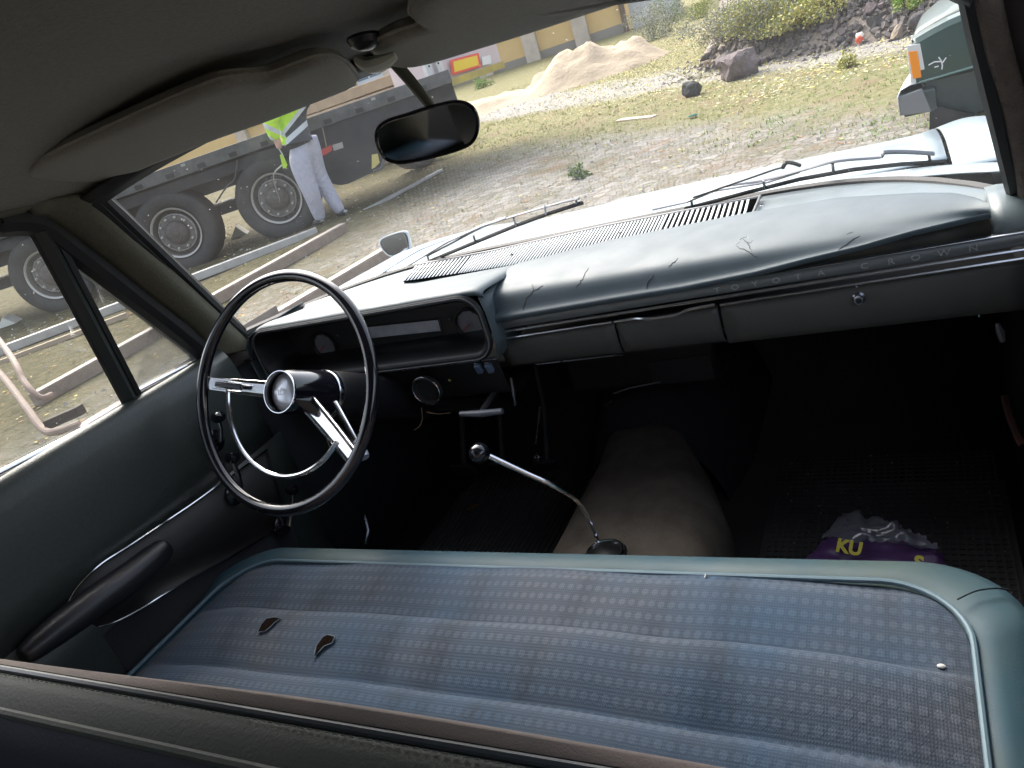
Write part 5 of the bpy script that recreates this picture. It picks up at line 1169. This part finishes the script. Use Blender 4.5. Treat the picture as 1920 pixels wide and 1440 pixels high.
# ---------------- steel and timber beams on the ground, bent pipe
def gb_(u, v, h=0): p = gr(u, v); return V(p[0], p[1], gz(p[0], p[1])+h)
steel = mat('galvanised_steel', (.50, .50, .50), .45, .5, c2=(.36, .35, .34), nscale=9); timber = mat('timber_weathered', (.30, .235, .185), .85, c2=(.20, .15, .12), nscale=11, bscale=60, bump=.4, dist=.01)
def ibeam(a, b, name, lab, cat, m, wd=.16, h=.16, top=None):
    o = MB(); a2, b2 = V(*a), V(*b); o.beam(a2+V(0, 0, h/2), b2+V(0, 0, h/2), wd, h, up=(0, 0, 1)); o = o.build(name, m, bev=.006); tag(o, lab, cat)
    if top: MB().beam(a2+V(0, 0, h+.004), b2+V(0, 0, h+.004), wd*.92, .006).build('top_face', top, o)
    return o
ibeam(gb_(-60, 690), gb_(598, 440), 'steel_channel', 'long galvanised steel channel lying beside the trailer wheels', 'steel channel', steel, .10, .09)
ibeam(gb_(626, 430), gb_(828, 322), 'steel_strip', 'thin pale steel strip lying at the worker\'s feet, running towards the cobbles', 'steel strip', steel, .07, .04)
ibeam(gb_(-40, 700), gb_(240, 594), 'timber_lath', 'thin tan lath alongside the galvanised channel', 'lath', mat('lath_tan', (.42, .33, .24), .8), .05, .05)
tt = mat('timber_pale_top', (.42, .37, .33), .8, c2=(.30, .25, .21), nscale=13)
ibeam(gb_(72, 762), gb_(648, 436), 'timber_beam', 'weathered timber beam, the middle one of three on the yard', 'timber beam', timber, .11, .10, tt)
ibeam(gb_(165, 828), gb_(742, 478), 'timber_beam', 'weathered timber beam, the nearest to the car', 'timber beam', timber, .11, .10, tt)
pm_r = mat('pipe_rusty', (.16, .11, .09), .7, c2=(.24, .17, .13), nscale=15, bscale=60, bump=.3, dist=.006)
q0 = [at(-60, 640, z=.55), at(0, 700, z=.42), at(48, 762, z=.30), at(82, 806, z=.20), at(112, 808, z=.20), at(150, 795, z=.2)]
tag(MB().tube(smooth_path(q0, 6), .024, 10).build('bent_pipe', pm_r), 'rusty bent pipe hooked over the beams by the driver\'s window', 'pipe')
q0 = [at(-50, 575, z=.75), at(15, 660, z=.62), at(45, 715, z=.5), at(75, 745, z=.4), at(98, 740, z=.38)]
tag(MB().tube(smooth_path(q0, 6), .020, 10).build('bent_pipe', pm_r), 'second rusty pipe, above the hooked one, ending against a timber beam', 'pipe')
tag(MB().box(at(122, 782, z=.22), (.20, .05, .06), X=nrm(gr(240, 740)-gr(115, 795))).build('timber_offcut', mat('charred_wood', (.05, .035, .03), .8)), 'dark wooden offcut lying on the nearest beam end', 'offcut')

# ---------------- box trailer (pale pink) with marking plate
bt = empty('box_trailer', (0, 0, 0), 'pale pink box trailer with a yellow lower rail and a yellow marking plate', 'trailer')
b0 = CAMP+ray(797, 150)*10.6; b1 = CAMP+ray(937, 125)*11.6
bd = nrm(V(b1[0]-b0[0], b1[1]-b0[1], 0)); bnn = V(bd[1], -bd[0], 0); BPL = (b0, bnn)
def bu(u, v, off=0): return at(u, v, pl=(b0+bnn*off, bnn))
e1 = bu(936, 100); e0 = bu(800, 140); BL_ = (e1-e0)@bd;  zb = (bu(850, 150)[2]+bu(938, 126)[2])/2
pink = mat('box_pink_panel', (.60, .50, .50), .5, c2=(.54, .44, .44), nscale=2)
body = MB().box(V((e0[0]+e1[0])/2, (e0[1]+e1[1])/2, zb+1.3)-bnn*.35, (BL_, .7, 2.6), X=bd, Y=bnn).build('box_body', pink, bt, bev=.01)
MB().box(V((e0[0]+e1[0])/2, (e0[1]+e1[1])/2, zb-.0)+bnn*.01, (BL_, .06, .09), X=bd, Y=bnn).build('lower_rail', mat('rail_yellow', (.55, .42, .06), .5, c2=(.25, .2, .08), nscale=3), bt)
for k in (0,): MB().box(e1-bd*(1.15)+V(0, 0, zb+1.3-e1[2])+bnn*.008, (.05, .02, 2.6), X=bd, Y=bnn).build('panel_rib', mat('rib_white', (.62, .6, .6), .5), body)
pl_ = [bu(843, 113, .04), bu(897, 99, .04), bu(902, 125, .04), bu(848, 141, .04)]; pc = sum(pl_)/4
o = MB().prism(pl_, bnn*.004).build('marking_plate', mat('plate_red', (.75, .06, .03), .4), bt); MB().prism([pc+(p-pc)*V(.84, .84, .70)+bnn*.007 for p in pl_], bnn*.003).build('plate_yellow', mat('plate_yellow_m', (.80, .55, .02), .4), o)
MB().prism([bu(u, v, .04) for u, v in ((903, 107), (919, 103), (921, 119), (905, 123))], bnn*.004).build('white_label', mat('label_white', (.7, .68, .66), .5), bt)
for a_q, wd_q in ((0.03, .10), (.20, .07)):
    c = e0+bd*a_q; o = MB().box(V(c[0], c[1], zb+1.2)+bnn*.02, (wd_q, .08, 2.75), X=bd, Y=bnn).build('corner_post', mat('white_steel', (.66, .66, .64), .5, c2=(.50, .49, .47), nscale=9), bt, bev=.006)
    for k in range(9): MB().ball(V(c[0], c[1], zb-.05+.16*k)+bnn*.062, .014).build('bolt_hole', rubber_m, o)
for k in (): 
    c = e1+bd*k; MB().box(V(c[0], c[1], (zb+.3)/2)-bnn*.6, (.12, .12, zb-.3), X=bd, Y=bnn).build('landing_leg', tblack, bt)
for k in (-.8,):
    c = e1+bd*k-bnn*1.2; o = MB().lathe([(.3, 0), (.48, 0), (.5, -.05), (.5, -.28), (.3, -.3)], V(c[0], c[1], .80)-bnn*.1, bnn, 30).build('wheel', tyre_m, bt)

# ---------------- ochre building
bA = gr(1000, 115); bB = gr(1172, 60); bdx = nrm(V(bB[0]-bA[0], bB[1]-bA[1], 0)); bnx = V(bdx[1], -bdx[0], 0); zb0 = gz(bA[0], bA[1])-.4
bld = empty('building', (0, 0, 0), 'long ochre workshop building with pale concrete pillars and high windows', 'building')
def bp_(u, v, off=0): return at(u, v, pl=(bA+bnx*off, bnx))
ro = bp_(1172, 40); L0 = ro-bdx*42
och = mat('ochre_render', (.74, .52, .23), .9, c2=(.66, .45, .19), nscale=1.2)
mid = (ro+L0)/2; H = 7
MB().box(V(mid[0], mid[1], zb0+H/2)-bnx*4, (42, 8, H), X=bdx, Y=bnx).build('wall', och, bld)
MB().box(V(mid[0], mid[1], zb0+.35)+bnx*.03, (42, .1, .7), X=bdx, Y=bnx).build('plinth', mat('plinth_grey', (.28, .25, .21), .9), bld)
conc = mat('pillar_concrete', (.62, .53, .43), .9, c2=(.42, .35, .28), nscale=2)
p1_, p2_ = bp_(990, 60), bp_(1085, 35); sp_ = (p2_-p1_)@bdx
for k in range(-7, 2):
    c = p1_+bdx*sp_*k; MB().box(V(c[0], c[1], zb0+H/2)+bnx*.12, (.62, .35, H), X=bdx, Y=bnx).build('pillar', conc, bld)
c = bp_(1170, 30); MB().tube([V(c[0], c[1], zb0)+bnx*.15, V(c[0], c[1], zb0+H)+bnx*.15], .11, 10).build('downpipe', mat('downpipe_brown', (.14, .09, .06), .6), bld)
wz = (bp_(946, 62)[2])
for k in range(-7, 2):
    c = p1_+bdx*sp_*(k+.5)
    o = MB().box(V(c[0], c[1], wz+.75)+bnx*.02, (sp_*.62, .10, 1.5), X=bdx, Y=bnx).build('window', mat('window_frame_white', (.6, .62, .64), .5), bld)
    for q in (-.25, .25): MB().box(V(c[0], c[1], wz+.78)+bdx*sp_*q*.6+bnx*.08, (sp_*.26, .02, 1.3), X=bdx, Y=bnx).build('pane', mat('pane_blue', (.10, .16, .24), .08, spec=.8), o)
    MB().box(V(c[0], c[1], wz-.03)+bnx*.12, (sp_*.68, .16, .06), X=bdx, Y=bnx).build('sill', mat('sill_blue', (.35, .42, .48), .4), o)
MB().box(V(ro[0], ro[1], zb0+2.5)+bdx*1.2-bnx*.5, (2.0, .3, 5), X=bdx, Y=bnx).build('side_gate', mat('gate_white', (.55, .55, .56), .6), bld)

# red brick and board stacks behind the flatbed
def stack(u, v, size, m, lab, cat, n=5, zoff=1.0):
    c = at(u, v, t=14.5); b0_ = gz(c[0], c[1]); o = empty(cat.replace(' ', '_'), (c[0], c[1], b0_), lab, cat)
    hgt = max(.3, c[2]-b0_)
    for k in range(n): MB().box((random.uniform(-.03, .03), 0, hgt*(k+.5)/n), (size, .9, hgt/n*.9), X=bdx, Y=bnx).build('layer', m, o, bev=.01)
    return o
brick = mat('brick_red', (.42, .12, .07), .9, c2=(.30, .08, .05), nscale=10)
stack(700, 182, 1.1, brick, 'stack of red bricks seen above the flatbed near the mirror', 'brick stack', 6)
stack(712, 152, .7, brick, 'smaller red pallet load behind the brick stack', 'pallet load', 4)
stack(655, 205, .8, mat('moss_green', (.20, .27, .10), .9), 'green tarpaulin bundle behind the flatbed', 'tarpaulin bundle', 2)
stack(625, 208, .6, mat('block_grey', (.42, .40, .37), .9), 'grey concrete blocks behind the flatbed, right of the worker', 'concrete blocks', 3)
stack(660, 165, 2.8, mat('board_tan', (.45, .34, .22), .9, c2=(.36, .26, .17), nscale=6), 'tan board pile behind the flatbed', 'board pile', 7)

# ---------------- sand heap
sc_ = gr(1085, 150); sl_ = gr(935, 180); rows = []
ax_ = bdx
def sand_h(a, b):
    r_ = math.sqrt(((a-.3)/1.9)**2+(b/1.6)**2); h = .66*max(0, 1-r_*r_)**1.2*(1+.10*noise.noise(Vector((a*1.5, b*1.5, 0))))
    r2 = math.sqrt(((a+2.4)/2.6)**2+((b+.3)/1.5)**2); h2 = .36*max(0, 1-r2)**1.0
    return max(h, h2)*(1+.45*noise.noise(Vector((a*1.7, b*1.7, 6)))+.25*noise.noise(Vector((a*4.5, b*4.5, 2))))+.03*noise.noise(Vector((a*3, b*3, 1)))*(1 if max(h, h2) > 0 else -1)-(0 if max(h, h2) > 0 else .08)
for a in np.linspace(-7, 4, 80):
    rows.append([V(*(sc_+bdx*a-bnx*(b)+V(0, 0, 0)))+V(0, 0, -sc_[2]+gz(*(sc_+bdx*a-bnx*b)[:2])+sand_h(a, b)-.06) for b in np.linspace(-3, 3, 50)])
tag(MB().loft(rows).build('sand_heap', mat('sand', (.42, .345, .25), .95, c2=(.33, .265, .185), nscale=1.8, bscale=8, bump=.6, dist=.05), ang=180), 'pale sand heap in front of the ochre building', 'sand heap')

# ---------------- boulders and rubble
def rock_mesh(seed, m, cut=.62, rough=.35, subd=2):
    bm = bmesh.new(); bmesh.ops.create_icosphere(bm, subdivisions=subd+1, radius=1); r_ = random.Random(seed)
    planes = [Vector((r_.gauss(0, 1), r_.gauss(0, 1), r_.gauss(0, 1))).normalized() for _ in range(13)]
    for v in bm.verts:
        for pl in planes:
            d = v.co.dot(pl)
            if d > cut: v.co -= pl*(d-cut)
        v.co *= 1+rough*.35*noise.noise(v.co*2+Vector((seed, 0, 0)))+.05*noise.noise(v.co*7+Vector((seed, 3, 0)))
    me = bpy.data.meshes.new('rock'); bm.to_mesh(me); bm.free(); me.materials.append(m); return me
stone = [mat('stone_grey', (.17, .155, .15), .9, c2=(.09, .082, .08), nscale=6, bscale=14, bump=.6, dist=.03), mat('stone_purple', (.19, .15, .15), .9, c2=(.11, .09, .09), nscale=5, bscale=14, bump=.6, dist=.03), mat('stone_dark', (.09, .085, .085), .9, c2=(.05, .048, .048), nscale=6, bscale=14, bump=.6, dist=.03), mat('stone_tan', (.36, .29, .22), .9, c2=(.25, .2, .15), nscale=6, bscale=14, bump=.6, dist=.03)]
def rock(name, p, s, me, lab, grp=None, rot=None, cat='stone'):
    o = bpy.data.objects.new(name, me); COL.objects.link(o); o.location = p; o.scale = s if hasattr(s, '__len__') else (s, s, s); o.rotation_euler = rot or [random.uniform(0, 6) for _ in range(3)]
    return tag(o, lab, cat, grp)
g_ = gr(1385, 150); rock('boulder', (g_[0], g_[1]+.2, g_[2]+.12), (.31, .27, .25), rock_mesh(3, stone[1], .74, .8), 'largest flat-topped purple-grey boulder on the grass in front of the rubble', rot=[.2, .1, .5], cat='boulder')
g_ = gr(1297, 183); rock('boulder', (g_[0], g_[1]+.1, g_[2]+.08), (.13, .11, .13), rock_mesh(5, stone[2], .8, .6), 'small dark round boulder left of the large one', rot=[.1, 0, .2], cat='boulder')
meshes = [rock_mesh(10+i, stone[i % 4], subd=2) for i in range(12)]
# rubble heap (mound) rising to the right rear
mound = []
mc = gr(1560, 60)
def mound_h(x, y):
    D = .53*x+.85*y
    k = max(0, min(1, (D-8.05)/5.0)); lx = max(0, min(1, (x+1.9+.14*(y-9))/1.2))
    return 2.3*k**.8*lx*(1+.25*noise.noise(Vector((x*1.2, y*1.2, 4))))+.12*noise.noise(Vector((x*4, y*4, 7)))*lx*min(1, k*6)
rows = [[V(x, y, gz(x, y)+mound_h(x, y)-.05) for x in np.linspace(-5.5, 6, 90)] for y in np.linspace(8.4, 18, 80)]
mdm = mat('rubble_earth', (.17, .14, .115), .95, c2=(.26, .225, .19), nscale=5, bscale=9, bump=1, dist=.08)
tag(MB().loft(rows).build('rubble_heap', mdm, ang=180), 'heap of dark earth and broken stone behind the grass', 'rubble heap')
cnt = 0; RL = ('mid-grey broken stone in the rubble heap', 'purple-grey broken stone in the rubble heap', 'nearly black broken stone in the rubble heap', 'tan broken stone in the rubble heap')
for i in range(3000):
    mi_ = random.choice((0, 1, 2, 4, 5, 6, 8, 9, 10, 3))
    x = random.uniform(-2.2, 3.2); y = random.uniform(7.9, 13)
    D = .53*x+.85*y
    if D < 7.75 or mound_h(x, y) < -.02: continue
    if x < -1.4 and random.random() < .5: continue
    s_ = random.choice((.04, .05, .06, .08, .10, .14))*random.uniform(.7, 1.15)*(1 if D < 9.5 else 1.25)
    rock('rubble_stone', (x, y, gz(x, y)+mound_h(x, y)+s_*.1), (s_*random.uniform(.8, 1.5), s_, s_*random.uniform(.45, .9)), meshes[mi_], RL[mi_ % 4], 'broken stones of the rubble heap')
    cnt += 1
    if cnt >= 285: break
# small stones as a mass
v, f = [], []
for i in range(9000):
    x = random.uniform(-2.8, 3.2); y = random.uniform(7.6, 13); D = .53*x+.85*y
    if D < 7.7 or (x < -1.2 and random.random() < .6): continue
    s_ = random.choice((.012, .02, .03, .04, .05))*random.uniform(.7, 1.2); z0 = gz(x, y)+mound_h(x, y)-.03; b = len(v)
    q = Matrix.Rotation(random.uniform(0, 6), 3, Vector((random.gauss(0, 1), random.gauss(0, 1), random.gauss(0, 1))).normalized())
    for k in range(8):
        p = q @ Vector(((1 if k & 1 else -1)*random.uniform(.5, 1.2), (1 if k & 2 else -1)*random.uniform(.4, .9), (1 if k & 4 else -1)*random.uniform(.3, .8))); v.append((x+p.x*s_, y+p.y*s_, z0+p.z*s_))
    f += [tuple(b+c for c in g) for g in ((0, 2, 3, 1), (4, 5, 7, 6), (0, 1, 5, 4), (2, 6, 7, 3), (0, 4, 6, 2), (1, 3, 7, 5))]
me = bpy.data.meshes.new('rubble_chips'); me.from_pydata(v, [], f); me.materials.append(mat('chip_stone', (.21, .18, .165), .9, c2=(.10, .088, .084), nscale=3)); o = bpy.data.objects.new('rubble_chips', me); COL.objects.link(o); tag(o, 'small stone chips over the rubble heap', 'stone chips', kind='stuff')
for (u, v_, s_, m_, lab) in ((1612, 92, .05, mat('red_plastic', (.65, .10, .05), .5), 'small red plastic scrap at the foot of the rubble'), (1613, 85, .06, mat('white_chunk', (.7, .65, .6), .7), 'white chunk beside the red scrap')):
    p = gr(u, v_); rock('scrap', (p[0], p[1], p[2]+.10), s_, rock_mesh(int(u), m_), lab, cat='scrap')
p = gr(1300, 221); o = MB().lathe([(0, .012), (.05, .012), (.055, .004), (.055, 0)], (p[0], p[1], p[2]+.02), (0, .2, 1), 20).build('jar_lid', mat('lid_teal', (.05, .25, .22), .4)); tag(o, 'teal round lid lying on the grass below the small boulder', 'lid')
# weathered board on the ground
ibeam(gb_(1160, 226, -.015), gb_(1228, 219, -.015), 'board_scrap', 'pale board scrap lying in the grass at the centre', 'board', mat('board_pale', (.5, .42, .32), .8), .10, .03)

# ---------------- shrubs and creepers: clumps of leaves with stems
def leafy(name, c, r, n, mats, lab, cat, size=(.02, .04), stems=8, grp=None, flat=1.0):
    c = np.array(c, float); root = empty(name, tuple(c), lab, cat, grp); v, f, ix = [], [], []; n = int(n*1.7)
    cl = [V(random.gauss(0, r[0]*.5), random.gauss(0, r[1]*.5), abs(random.gauss(r[2]*.5, r[2]*.35))) for _ in range(26)]
    for _ in range(n):
        k = random.choice(cl); p = k+V(random.gauss(0, r[0]*.17), random.gauss(0, r[1]*.17), random.gauss(0, r[2]*.15)); 
        if p[2] < 0: p[2] = abs(p[2])*.3
        s_ = random.uniform(*size); a = nrm([random.gauss(0, 1) for _ in range(3)]); b_ = nrm(np.cross(a, [random.gauss(0, 1) for _ in range(3)])); i0 = len(v)
        v += [tuple(p+a*s_), tuple(p+b_*s_*.5), tuple(p-a*s_), tuple(p-b_*s_*.5)]; f.append((i0, i0+1, i0+2, i0+3)); ix.append(random.choices(range(len(mats)), weights=[3, 2, 1][:len(mats)])[0])
    me = bpy.data.meshes.new('foliage'); me.from_pydata(v, [], f); [me.materials.append(q) for q in mats]; me.polygons.foreach_set('material_index', ix)
    o = bpy.data.objects.new('foliage', me); COL.objects.link(o); o.parent = root
    mb = MB()
    for k in cl[:stems]: mb.tube([V(0, 0, -.05), k*.5+V(0, 0, .02), k], [.008, .006, .003], 5)
    mb.build('stem', mat('stem_brown', (.12, .09, .05), .9), root); return root
lg = mat('leaf_green', (.13, .20, .05), .7, spec=.3); lyg = mat('leaf_yellow_green', (.32, .34, .08), .7, spec=.3); ly_ = mat('leaf_gold', (.52, .45, .18), .7, spec=.3); lgr = mat('leaf_grey_green', (.27, .28, .22), .8, spec=.3); lw = mat('seed_pale', (.50, .47, .40), .9)
def onm(u, v, t): p = at(u, v, t=t); return p
def gp_(u, v, dz=0): p = gr(u, v); return V(p[0], p[1], gz(p[0], p[1])+max(0, mound_h(p[0], p[1]) if p[1] > 8 else 0)+dz)
def place(u, v):
    # first point along the sight line that touches the mound or the ground
    d = ray(u, v)
    for t in np.arange(7, 40, .05):
        p = CAMP+d*t
        if p[2] < gz(p[0], p[1])+(mound_h(p[0], p[1]) if 8.4 < p[1] < 18 and -5.5 < p[0] < 6 else 0): return p
    return gr(u, max(v, 90))
for (u, v, r_, n, ms, lab, cat) in (
    (1225, 75, (.55, .5, .75), 2600, [lgr, lw, lg], 'grey seedy bush beside the ochre building', 'bush'),
    (1255, 60, (.5, .5, .9), 2200, [lgr, lg, lw], 'taller grey bush right of the sand heap', 'bush'),
    (1310, 35, (.6, .5, .5), 1800, [lyg, lg, ly_], 'bright green bush at the top edge behind the rubble', 'bush'),
    (1365, 80, (.62, .45, .42), 4200, [lgr, lw, ly_], 'creeper with yellow leaves spreading over stones, behind the big boulder', 'creeper'),
    (1450, 60, (.7, .5, .45), 5200, [lgr, lyg, ly_], 'creeper with golden leaves at the top of the heap', 'creeper'),
    (1520, 45, (.6, .5, .35), 3200, [lyg, ly_, lgr], 'yellow-green creeper above the stones', 'creeper'),
    (1700, 18, (.18, .18, .18), 500, [mat('leaf_fresh', (.18, .34, .05), .6), lyg], 'fresh green weed clump on the rubble beside the green car', 'weed'),
    (1590, 128, (.10, .10, .14), 300, [lyg, ly_], 'small yellow-green weed in front of the rubble', 'weed'),
    (1085, 335, (.09, .09, .10), 350, [lg, lgr], 'small green weed growing between the cobbles', 'weed'),
    (905, 165, (.35, .3, .30), 900, [lg, mat('leaf_fresh'), lyg], 'green grass clump below the pink trailer', 'weed')):
    p = place(u, v); leafy('bush' if cat == 'bush' else ('creeper' if cat == 'creeper' else 'weed_plant'), p, r_, n, ms, lab, cat, size=(.013, .028) if r_[0] > .3 else (.010, .022))

# ---------------- dark green car on the right
gc = empty('parked_car', (0, 0, 0), 'dark green saloon car with a chrome bumper and orange side lamp, parked on the right', 'car')
GY = 4.0
def gu(u, v, y=GY): return at(u, v, y=y)
gpaint = mat('dark_green_paint', (.014, .042, .034), .32, coat=.3, c2=(.018, .05, .04), nscale=4)
gdark = mat('car_lower_grime', (.035, .05, .048), .4)
X0 = gu(1706, 90)[0]; zs = {}
zt_ = gu(1706, 80)[2]; zc_ = gu(1740, 150)[2]; zl_ = gu(1720, 215)[2]; zbm = gu(1750, 236)[2]
top_side = [(X0, zt_), (gu(1765, 45)[0], gu(1765, 45)[2]), (gu(1823, 20)[0], gu(1823, 20)[2]), (X0+1.3, zt_+.17), (X0+1.6, zt_+.20)]
# bonnet side, lofted from crease to top with the arch cut as a dark recess
def side(x): return interp([p[0] for p in top_side], [p[1] for p in top_side], x)
rows = []
XS = [X0+.015]+list(np.linspace(X0+.04, X0+1.6, 20))
for x in XS: rows.append([V(x, GY+.10, side(x)+.012), V(x, GY+.03, side(x)), V(x, GY+.005, side(x)-.03), V(x, GY, (side(x)+zc_)/2), V(x, GY-.008, zc_+.01), V(x, GY-.004, zc_), V(x, GY+.01, zc_-.012)])
MB().loft(rows).build('wing', gpaint, gc, ang=30, solid=.004)
rows = [[V(x+.10*(y-GY)*math.exp(-(x-X0)*4), y, side(x)+.012+.030*math.sin(math.pi*(y-GY-.1)/1.45)) for y in np.linspace(GY+.1, GY+1.55, 8)] for x in XS]
MB().loft(rows).build('bonnet', gpaint, gc, ang=180, solid=.004)
MB().loft([[V(X0+.01+.10*(y-GY), y, z) for y in (GY+.02, GY+1.62)] for z in (zt_+.01, zc_-.02)]).build('front_panel', dull_chrome, gc, ang=180, solid=.004)
# lower side with wheel arch
ax0 = gu(1830, 150)[0]; AR_ = .36; acx = ax0+AR_; acz = zbm+.12
poly = [V(X0+.06, GY+.012, zc_-.012)]
poly += [V(X0+.09, GY+.02, zl_+.0), V(X0+.13, GY+.03, zbm)]
poly += [V(acx-AR_, GY+.03, zbm)]+[V(acx-AR_*math.cos(a), GY+.025, acz+AR_*math.sin(a)*.95) for a in np.linspace(.15, math.pi-.15, 14)]+[V(acx+AR_, GY+.03, zbm), V(X0+4.2, GY+.03, zbm), V(X0+4.35, GY+.012, zc_-.012)]
MB().prism(poly, (0, .03, 0)).build('lower_side', gdark, gc, ang=30)
MB().box((X0+2.3, GY+.8, (zbm+zc_)/2), (4.1, 1.4, zc_-zbm)).build('underbody', rubber_m, gc)
tw = MB().lathe([(.18, 0), (.29, 0), (.315, -.03), (.315, -.17), (.18, -.18)], (acx, GY+.05, .10+.315-.0), (0, -1, 0), 40).build('wheel', tyre_m, gc); MB().lathe([(0, .005), (.15, .004), (.18, -.01)], (acx, GY+.05, .10+.315), (0, -1, 0), 30).build('rim', rim_m, tw)
tw2 = MB().lathe([(.18, 0), (.29, 0), (.315, -.03), (.315, -.17), (.18, -.18)], (acx+2.7, GY+.05, .415), (0, -1, 0), 40).build('wheel', tyre_m, gc)
# cabin, rear
rows = [[V(x, y, z) for x, z in ((X0+1.45, zt_+.19), (X0+1.95, zt_+.62), (X0+2.5, zt_+.70), (X0+3.3, zt_+.68), (X0+3.9, zt_+.22), (X0+4.4, zt_+.16), (X0+4.42, zc_))] for y in (GY+.10, GY+.8, GY+1.5)]
MB().loft(rows).build('roof_and_boot', gpaint, gc, ang=40, solid=.01)
MB().prism([V(x, GY+.10, z) for x, z in ((X0+1.62, zt_+.20), (X0+2.02, zt_+.57), (X0+3.2, zt_+.60), (X0+3.75, zt_+.22))], (0, .01, 0)).build('side_window', mat('car_glass_dark', (.03, .04, .045), .05, spec=.8), gc)
MB().loft([[V(x, GY, z) for z in (zt_+.19, (zt_+zc_)/2, zc_)] for x in np.linspace(X0+1.6, X0+4.4, 8)]).build('door_side', gpaint, gc, ang=180, solid=.006)
# lamp cluster
lw_ = [gu(u, v, GY-.012) for u, v in ((1703, 87), (1723, 83), (1735, 150), (1714, 155))]
MB().prism([gu(u, v, GY-.006) for u, v in ((1700, 86), (1725, 82), (1738, 150), (1737, 154), (1708, 158))], (0, .02, 0)).build('lamp_surround', mat('surround_white', (.72, .73, .72), .25, .4), gc, bev=.002)
MB().prism([gu(u, v, GY-.012) for u, v in ((1703, 97), (1720, 95), (1728, 145), (1712, 148))], (0, .012, 0)).build('side_lamp', mat('lens_orange', (.85, .27, .01), .2, coat=.5), gc, bev=.002)
MB().box((X0+.045, GY+.38, (zt_+zc_)/2-.01), (.03, .50, (zt_-zc_)*.6)).build('headlamp', mat('lens_clear', (.6, .62, .62), .1, coat=.8), gc, bev=.01)
# bumper with wrapped end
bz1 = gu(1690, 178)[2]; bz0 = gu(1715, 214)[2]; bx = gu(1683, 170)[0]
MB().prism([V(bx+.02, GY-.04, bz0), V(bx+.20, GY-.04, bz0), V(bx+.36, GY+1.6, bz0), V(bx+.20, GY+1.6, bz0)], (0, 0, bz1-bz0)).build('bumper', gdark, gc, bev=.01)
MB().loft([[V(x, y, z) for x, y, z in ((bx, GY-.06, bz0+.02), (bx-.005, GY-.06, bz1-.0), (bx+.015, GY-.05, bz1+.035), (bx+.07, GY-.03, bz1+.05), (bx+.13, GY+.01, bz1+.045), (bx+.14, GY+.03, bz1))], [V(x+.19, GY+1.6, z) for x, z in ((bx, bz0+.02), (bx-.005, bz1), (bx+.015, bz1+.035), (bx+.07, bz1+.05), (bx+.13, bz1+.045), (bx+.14, bz1))]]).build('bumper_top', mat('bumper_chrome_pale', (.70, .72, .73), .2, .6), gc, ang=40, solid=.006)
MB().prism([V(bx+.0, GY-.055, bz0+.02), V(bx, GY-.055, bz1), V(bx+.13, GY-.055, bz1+.015), V(bx+.17, GY-.055, bz0)], (0, .05, 0)).build('bumper_end', mat('bumper_end_grey', (.16, .165, .17), .4), gc, bev=.006)
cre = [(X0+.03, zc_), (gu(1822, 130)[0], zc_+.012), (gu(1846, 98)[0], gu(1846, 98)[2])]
MB().tube([V(x, GY-.010, z) for x, z in cre], .007, 6).build('crease', mat('green_crease_highlight', (.12, .20, .18), .3, coat=.5), gc)  # lighter green line paints the highlight along the body crease
MB().prism([V(a, GY-.03, b) for a, b in ((bx+.16, bz0+.0), (gu(1742, 238)[0], zbm-.02), (ax0-.02, zbm-.01), (ax0-.02, zbm+.02), (bx+.2, bz0+.02))], (0, .05, 0)).build('lower_valance', rubber_m, gc)
for pix in ([(1741, 122), (1752, 116), (1766, 115)], [(1752, 126), (1760, 124)], [(1766, 130), (1767, 122), (1764, 112)], [(1767, 118), (1774, 108)], [(1766, 116), (1760, 107)]):
    MB().tube([gu(u, v, GY-.010) for u, v in pix], .0035, 5).build('side_emblem', mat('emblem_white', (.75, .75, .75), .4), gc)
